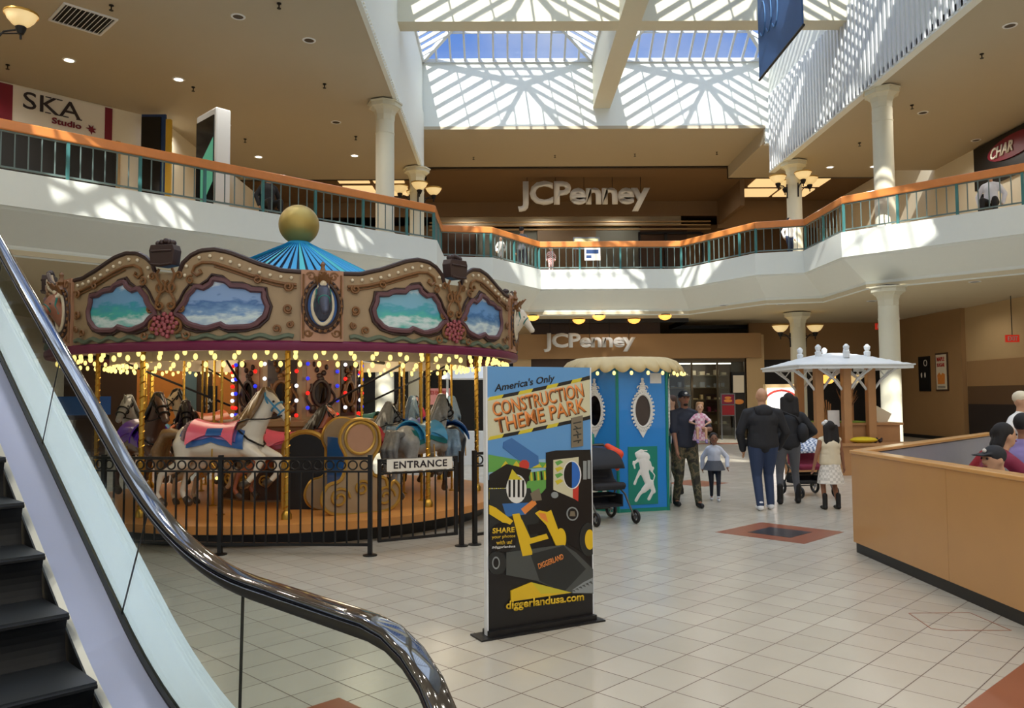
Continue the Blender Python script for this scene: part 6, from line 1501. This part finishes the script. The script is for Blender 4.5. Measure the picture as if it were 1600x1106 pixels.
for k, (dx, m_) in enumerate(((-.25, 'amber_bowl'), (.3, 'lamp_bowl'))):
    t = thing('pendant_lamp', ('amber', 'clear')[k]+' glass lamp hanging under the white kiosk roof', 'lamp', (KX+dx, KY-.3, 1.95)); MB().lathe([(.16, .12), (.17, .08), (.15, .0), (.08, -.06), (.02, -.07)], 18).build('glass_shade', m_, t, True); MB().cyl((0, 0, .1), (0, 0, .5), .01).build('cord', 'iron', t)
t = thing('stick_bundle', 'fan of pale wooden sticks standing in the kiosk', 'sticks', (KX-.2, KY-.1, 1.075))
b = MB()
for k in range(7): b.cyl((.02*k-.06, 0, 0), (-.22+.05*k, .03*math.sin(k), .62-.04*k), .012, n=6)
b.build('stick', 'kiosk_wood', t); o = t
t = thing('dried_branches', 'bare twigs arranged in a pot on the kiosk counter', 'plant', (KX+.25, KY-.1, 1.075))
MB().lathe([(.06, 0), (.09, .12), (.07, .16)], 14).build('pot', 'cloth_white', t, True)
b = MB()
for k in range(14): a = k*2.4; b.tube([(0, 0, .12), (.1*math.cos(a), .1*math.sin(a), .35), (.22*math.cos(a+.3), .2*math.sin(a+.3), .62+.1*math.sin(k))], [.01, .008, .004], 5)
b.build('twigs', 'mold_brown', t)
t = thing('open_book', 'pale open display board tilted on the right end of the kiosk counter', 'display', (KX+.95, KY-.1, 1.052)); MB().cbox((0, 0, .14), (.4, .02, .3), Matrix.Rotation(.5, 3, 'Y')).build('board', 'paper', t)
# little white canopied cart behind the carousel
t = thing('canopy_cart', 'small white arched canopy cart seen between carousel and standing sign', 'cart', (-.75, 20.0, 0))
b = MB(); b.lathe([(.9, 2.1), (.75, 2.25), (.4, 2.42), (.05, 2.5)], 20); b.build('canopy', 'kiosk_white', t, True)
b = MB()
for x in (-.7, .7): b.cyl((x, 0, 0), (x, 0, 2.15), .03)
b.build('post', 'kiosk_white', t); MB().box((-.75, -.4, 0), (.75, .4, .8)).build('counter', 'kiosk_white', t)
# children poster stand
t = thing('poster_stand', 'pink KIDS EAT FREE poster on a white stand behind the carousel', 'poster', (-2.0, 24.0, 0))
MB().box((-.5, -.2, 0), (.6, .2, .72)).build('stand', 'cloth_white', t); MB().box((-.38, -.03, .72), (.34, .02, 1.92)).build('sheet', mat('poster_pink', (226, 150, 140), .6), t)
text('lettering', 'KIDS EAT FREE', 'red_ink', .56, .12, Matrix.Translation((-.3, -.035, 1.73)), t, .01, .02)
b = MB()
for k, c_ in enumerate((-.2, .0, .2)): b.ell((c_, -.035, 1.35-.06*(k % 2)), (.07, .01, .09), 10, 8)
b.build('printed_head', 'hair_brown', t)
b = MB()
for k, c_ in enumerate((-.2, .0, .2)): b.ell((c_, -.033, 1.05-.04*(k % 2)), (.09, .01, .22), 10, 8)
b.build('printed_body', 'cloth_lav', t); b = MB(); b.ell((0, -.036, 1.57), (.07, .008, .06), 12, 8); b.build('orange_spot', 'orange_ink', t)
# dark poster on the orange wall, blue stall at the far left
t = thing('wall_poster', 'black poster with white figures on the orange wood wall behind the carousel', 'poster', (-11.35, 30.98, 0))
MB().box((-.25, -.03, .85), (.25, 0, 2.15)).build('sheet', 'dark_void', t); text('lettering', 'MAX\n90', 'sign_white', .36, .45, Matrix.Translation((-.2, -.03, 1.25)), t, .01)
t = thing('market_stall', 'low stall with blue top at the far left behind the carousel horses', 'stall', (-13.0, 24.0, 0)); MB().box((-.9, -.4, 0), (.9, .4, 1.2)).build('body', 'dark_wood', t); MB().box((-1.0, -.5, 1.2), (1.0, .5, 1.75)).build('blue_top', 'c_blue', t)
# ---------------------------------------------------------------- glass shop front at the back
t = thing('glass_storefront', 'dark glass shop front with bronze frames left of the wood pier', 'shop front', (6.2, 31.0, 0))
mat('bronze_frame', (84, 70, 50), .4, metal=.5); mat('shelf_pale', (170, 156, 130), .6, noise=.3, nscale=8)
b = MB(); b.box((0, 0, 2.95), (3.15, .15, 3.08)); b.box((0, 0, 0), (.08, .15, 3)); b.box((3.07, 0, 0), (3.15, .15, 3)); b.box((1.0, .02, 0), (1.06, .12, 3)); b.box((2.0, .02, 0), (2.06, .12, 3)); b.build('frame', 'bronze_frame', t)
g = MB(); g.box((.08, .06, 0), (3.07, .07, 2.95)); g.build('glass_pane', 'panel_glass', t)
MB().box((-.0, 2.2, 0), (3.15, 2.3, 3.05)).build('rear_panel', 'dark_wood', t)
me = None
for k in range(5):
    b = MB(); b.box((.15, 1.6, .45+.5*k), (2.9, 2.15, .49+.5*k))
    o = b.build('shelf', 'bronze_frame', t)
    b = MB()
    for q in range(9): b.box((.25+.3*q, 1.65, .49+.5*k), (.25+.3*q+.14+.06*math.sin(q*k), 1.9, .62+.5*k+.08*math.sin(q*2.3+k)))
    b.build('goods', ('shelf_pale', 'cloth_maroon', 'tan_panel', 'cloth_grey', 'shelf_pale')[k], o)
b = MB(); b.box((.3, .9, 2.9), (2.8, 1.05, 2.94)); b.build('strip_light', 'lamp_lit', t)
struct(MB().box((6.15, 31.0, 3.08), (9.4, 33.4, 3.15)).build('ceiling_shop', 'brown_wall'))
for (x0, z0, z1, m_, lab) in ((7.35, .95, 1.75, 'cloth_maroon', ''),):
    t = thing('poster_easel', 'tall metal stand with red picture above red panel before the glass front', 'display', (8.05, 29.9, 0))
    b = MB()
    for x in (0, .5): b.box((x-.02, -.02, 0), (x+.02, .02, 1.72))
    for z in (.9, 1.3, 1.7): b.box((0, -.02, z-.02), (.5, .02, z+.02))
    b.build('frame', 'steel', t); MB().box((.02, -.01, .92), (.48, .01, 1.28)).build('lower_panel', 'cloth_red', t); MB().box((.02, -.01, 1.32), (.48, .01, 1.68)).build('upper_panel', 'cloth_maroon', t)
    b = MB(); b.ell((.25, -.015, 1.45), (.16, .01, .06), 12, 6); b.ell((.25, -.015, 1.56), (.13, .01, .05), 12, 6); b.build('picture', 'orange_ink', t)
t = thing('wall_poster', 'cream notice above black panel with oval picture, right end of the glass front', 'poster', (8.75, 30.93, 0))
MB().box((0, -.03, .4), (.5, .03, 2.55)).build('backing', 'dark_void', t); MB().box((.04, -.045, 1.75), (.46, -.03, 2.42)).build('sheet', 'paper', t)
b = MB(); b.ell((.25, -.035, 1.4), (.19, .012, .1), 14, 8); b.build('oval_picture', 'orange_ink', t)
# backlit poster with red arc
t = thing('backlit_display', 'white glowing display with red arc, behind the woman with black hair', 'display', (8.45, 26.0, 0))
MB().box((0, 0, 0), (1.0, .25, 2.0)).build('body', 'tan_panel', t); MB().box((.04, -.03, .7), (.96, 0, 1.88)).build('light_panel', mat('panel_lit', (244, 238, 236), .4, emit=.9), t)
b = MB(); b.tube([(.5+.62*math.cos(i*PI/16), -.035, 1.25+.55*math.sin(i*PI/16)) for i in range(3, 14)], .035, 6); b.build('red_arc', 'red_ink', t)
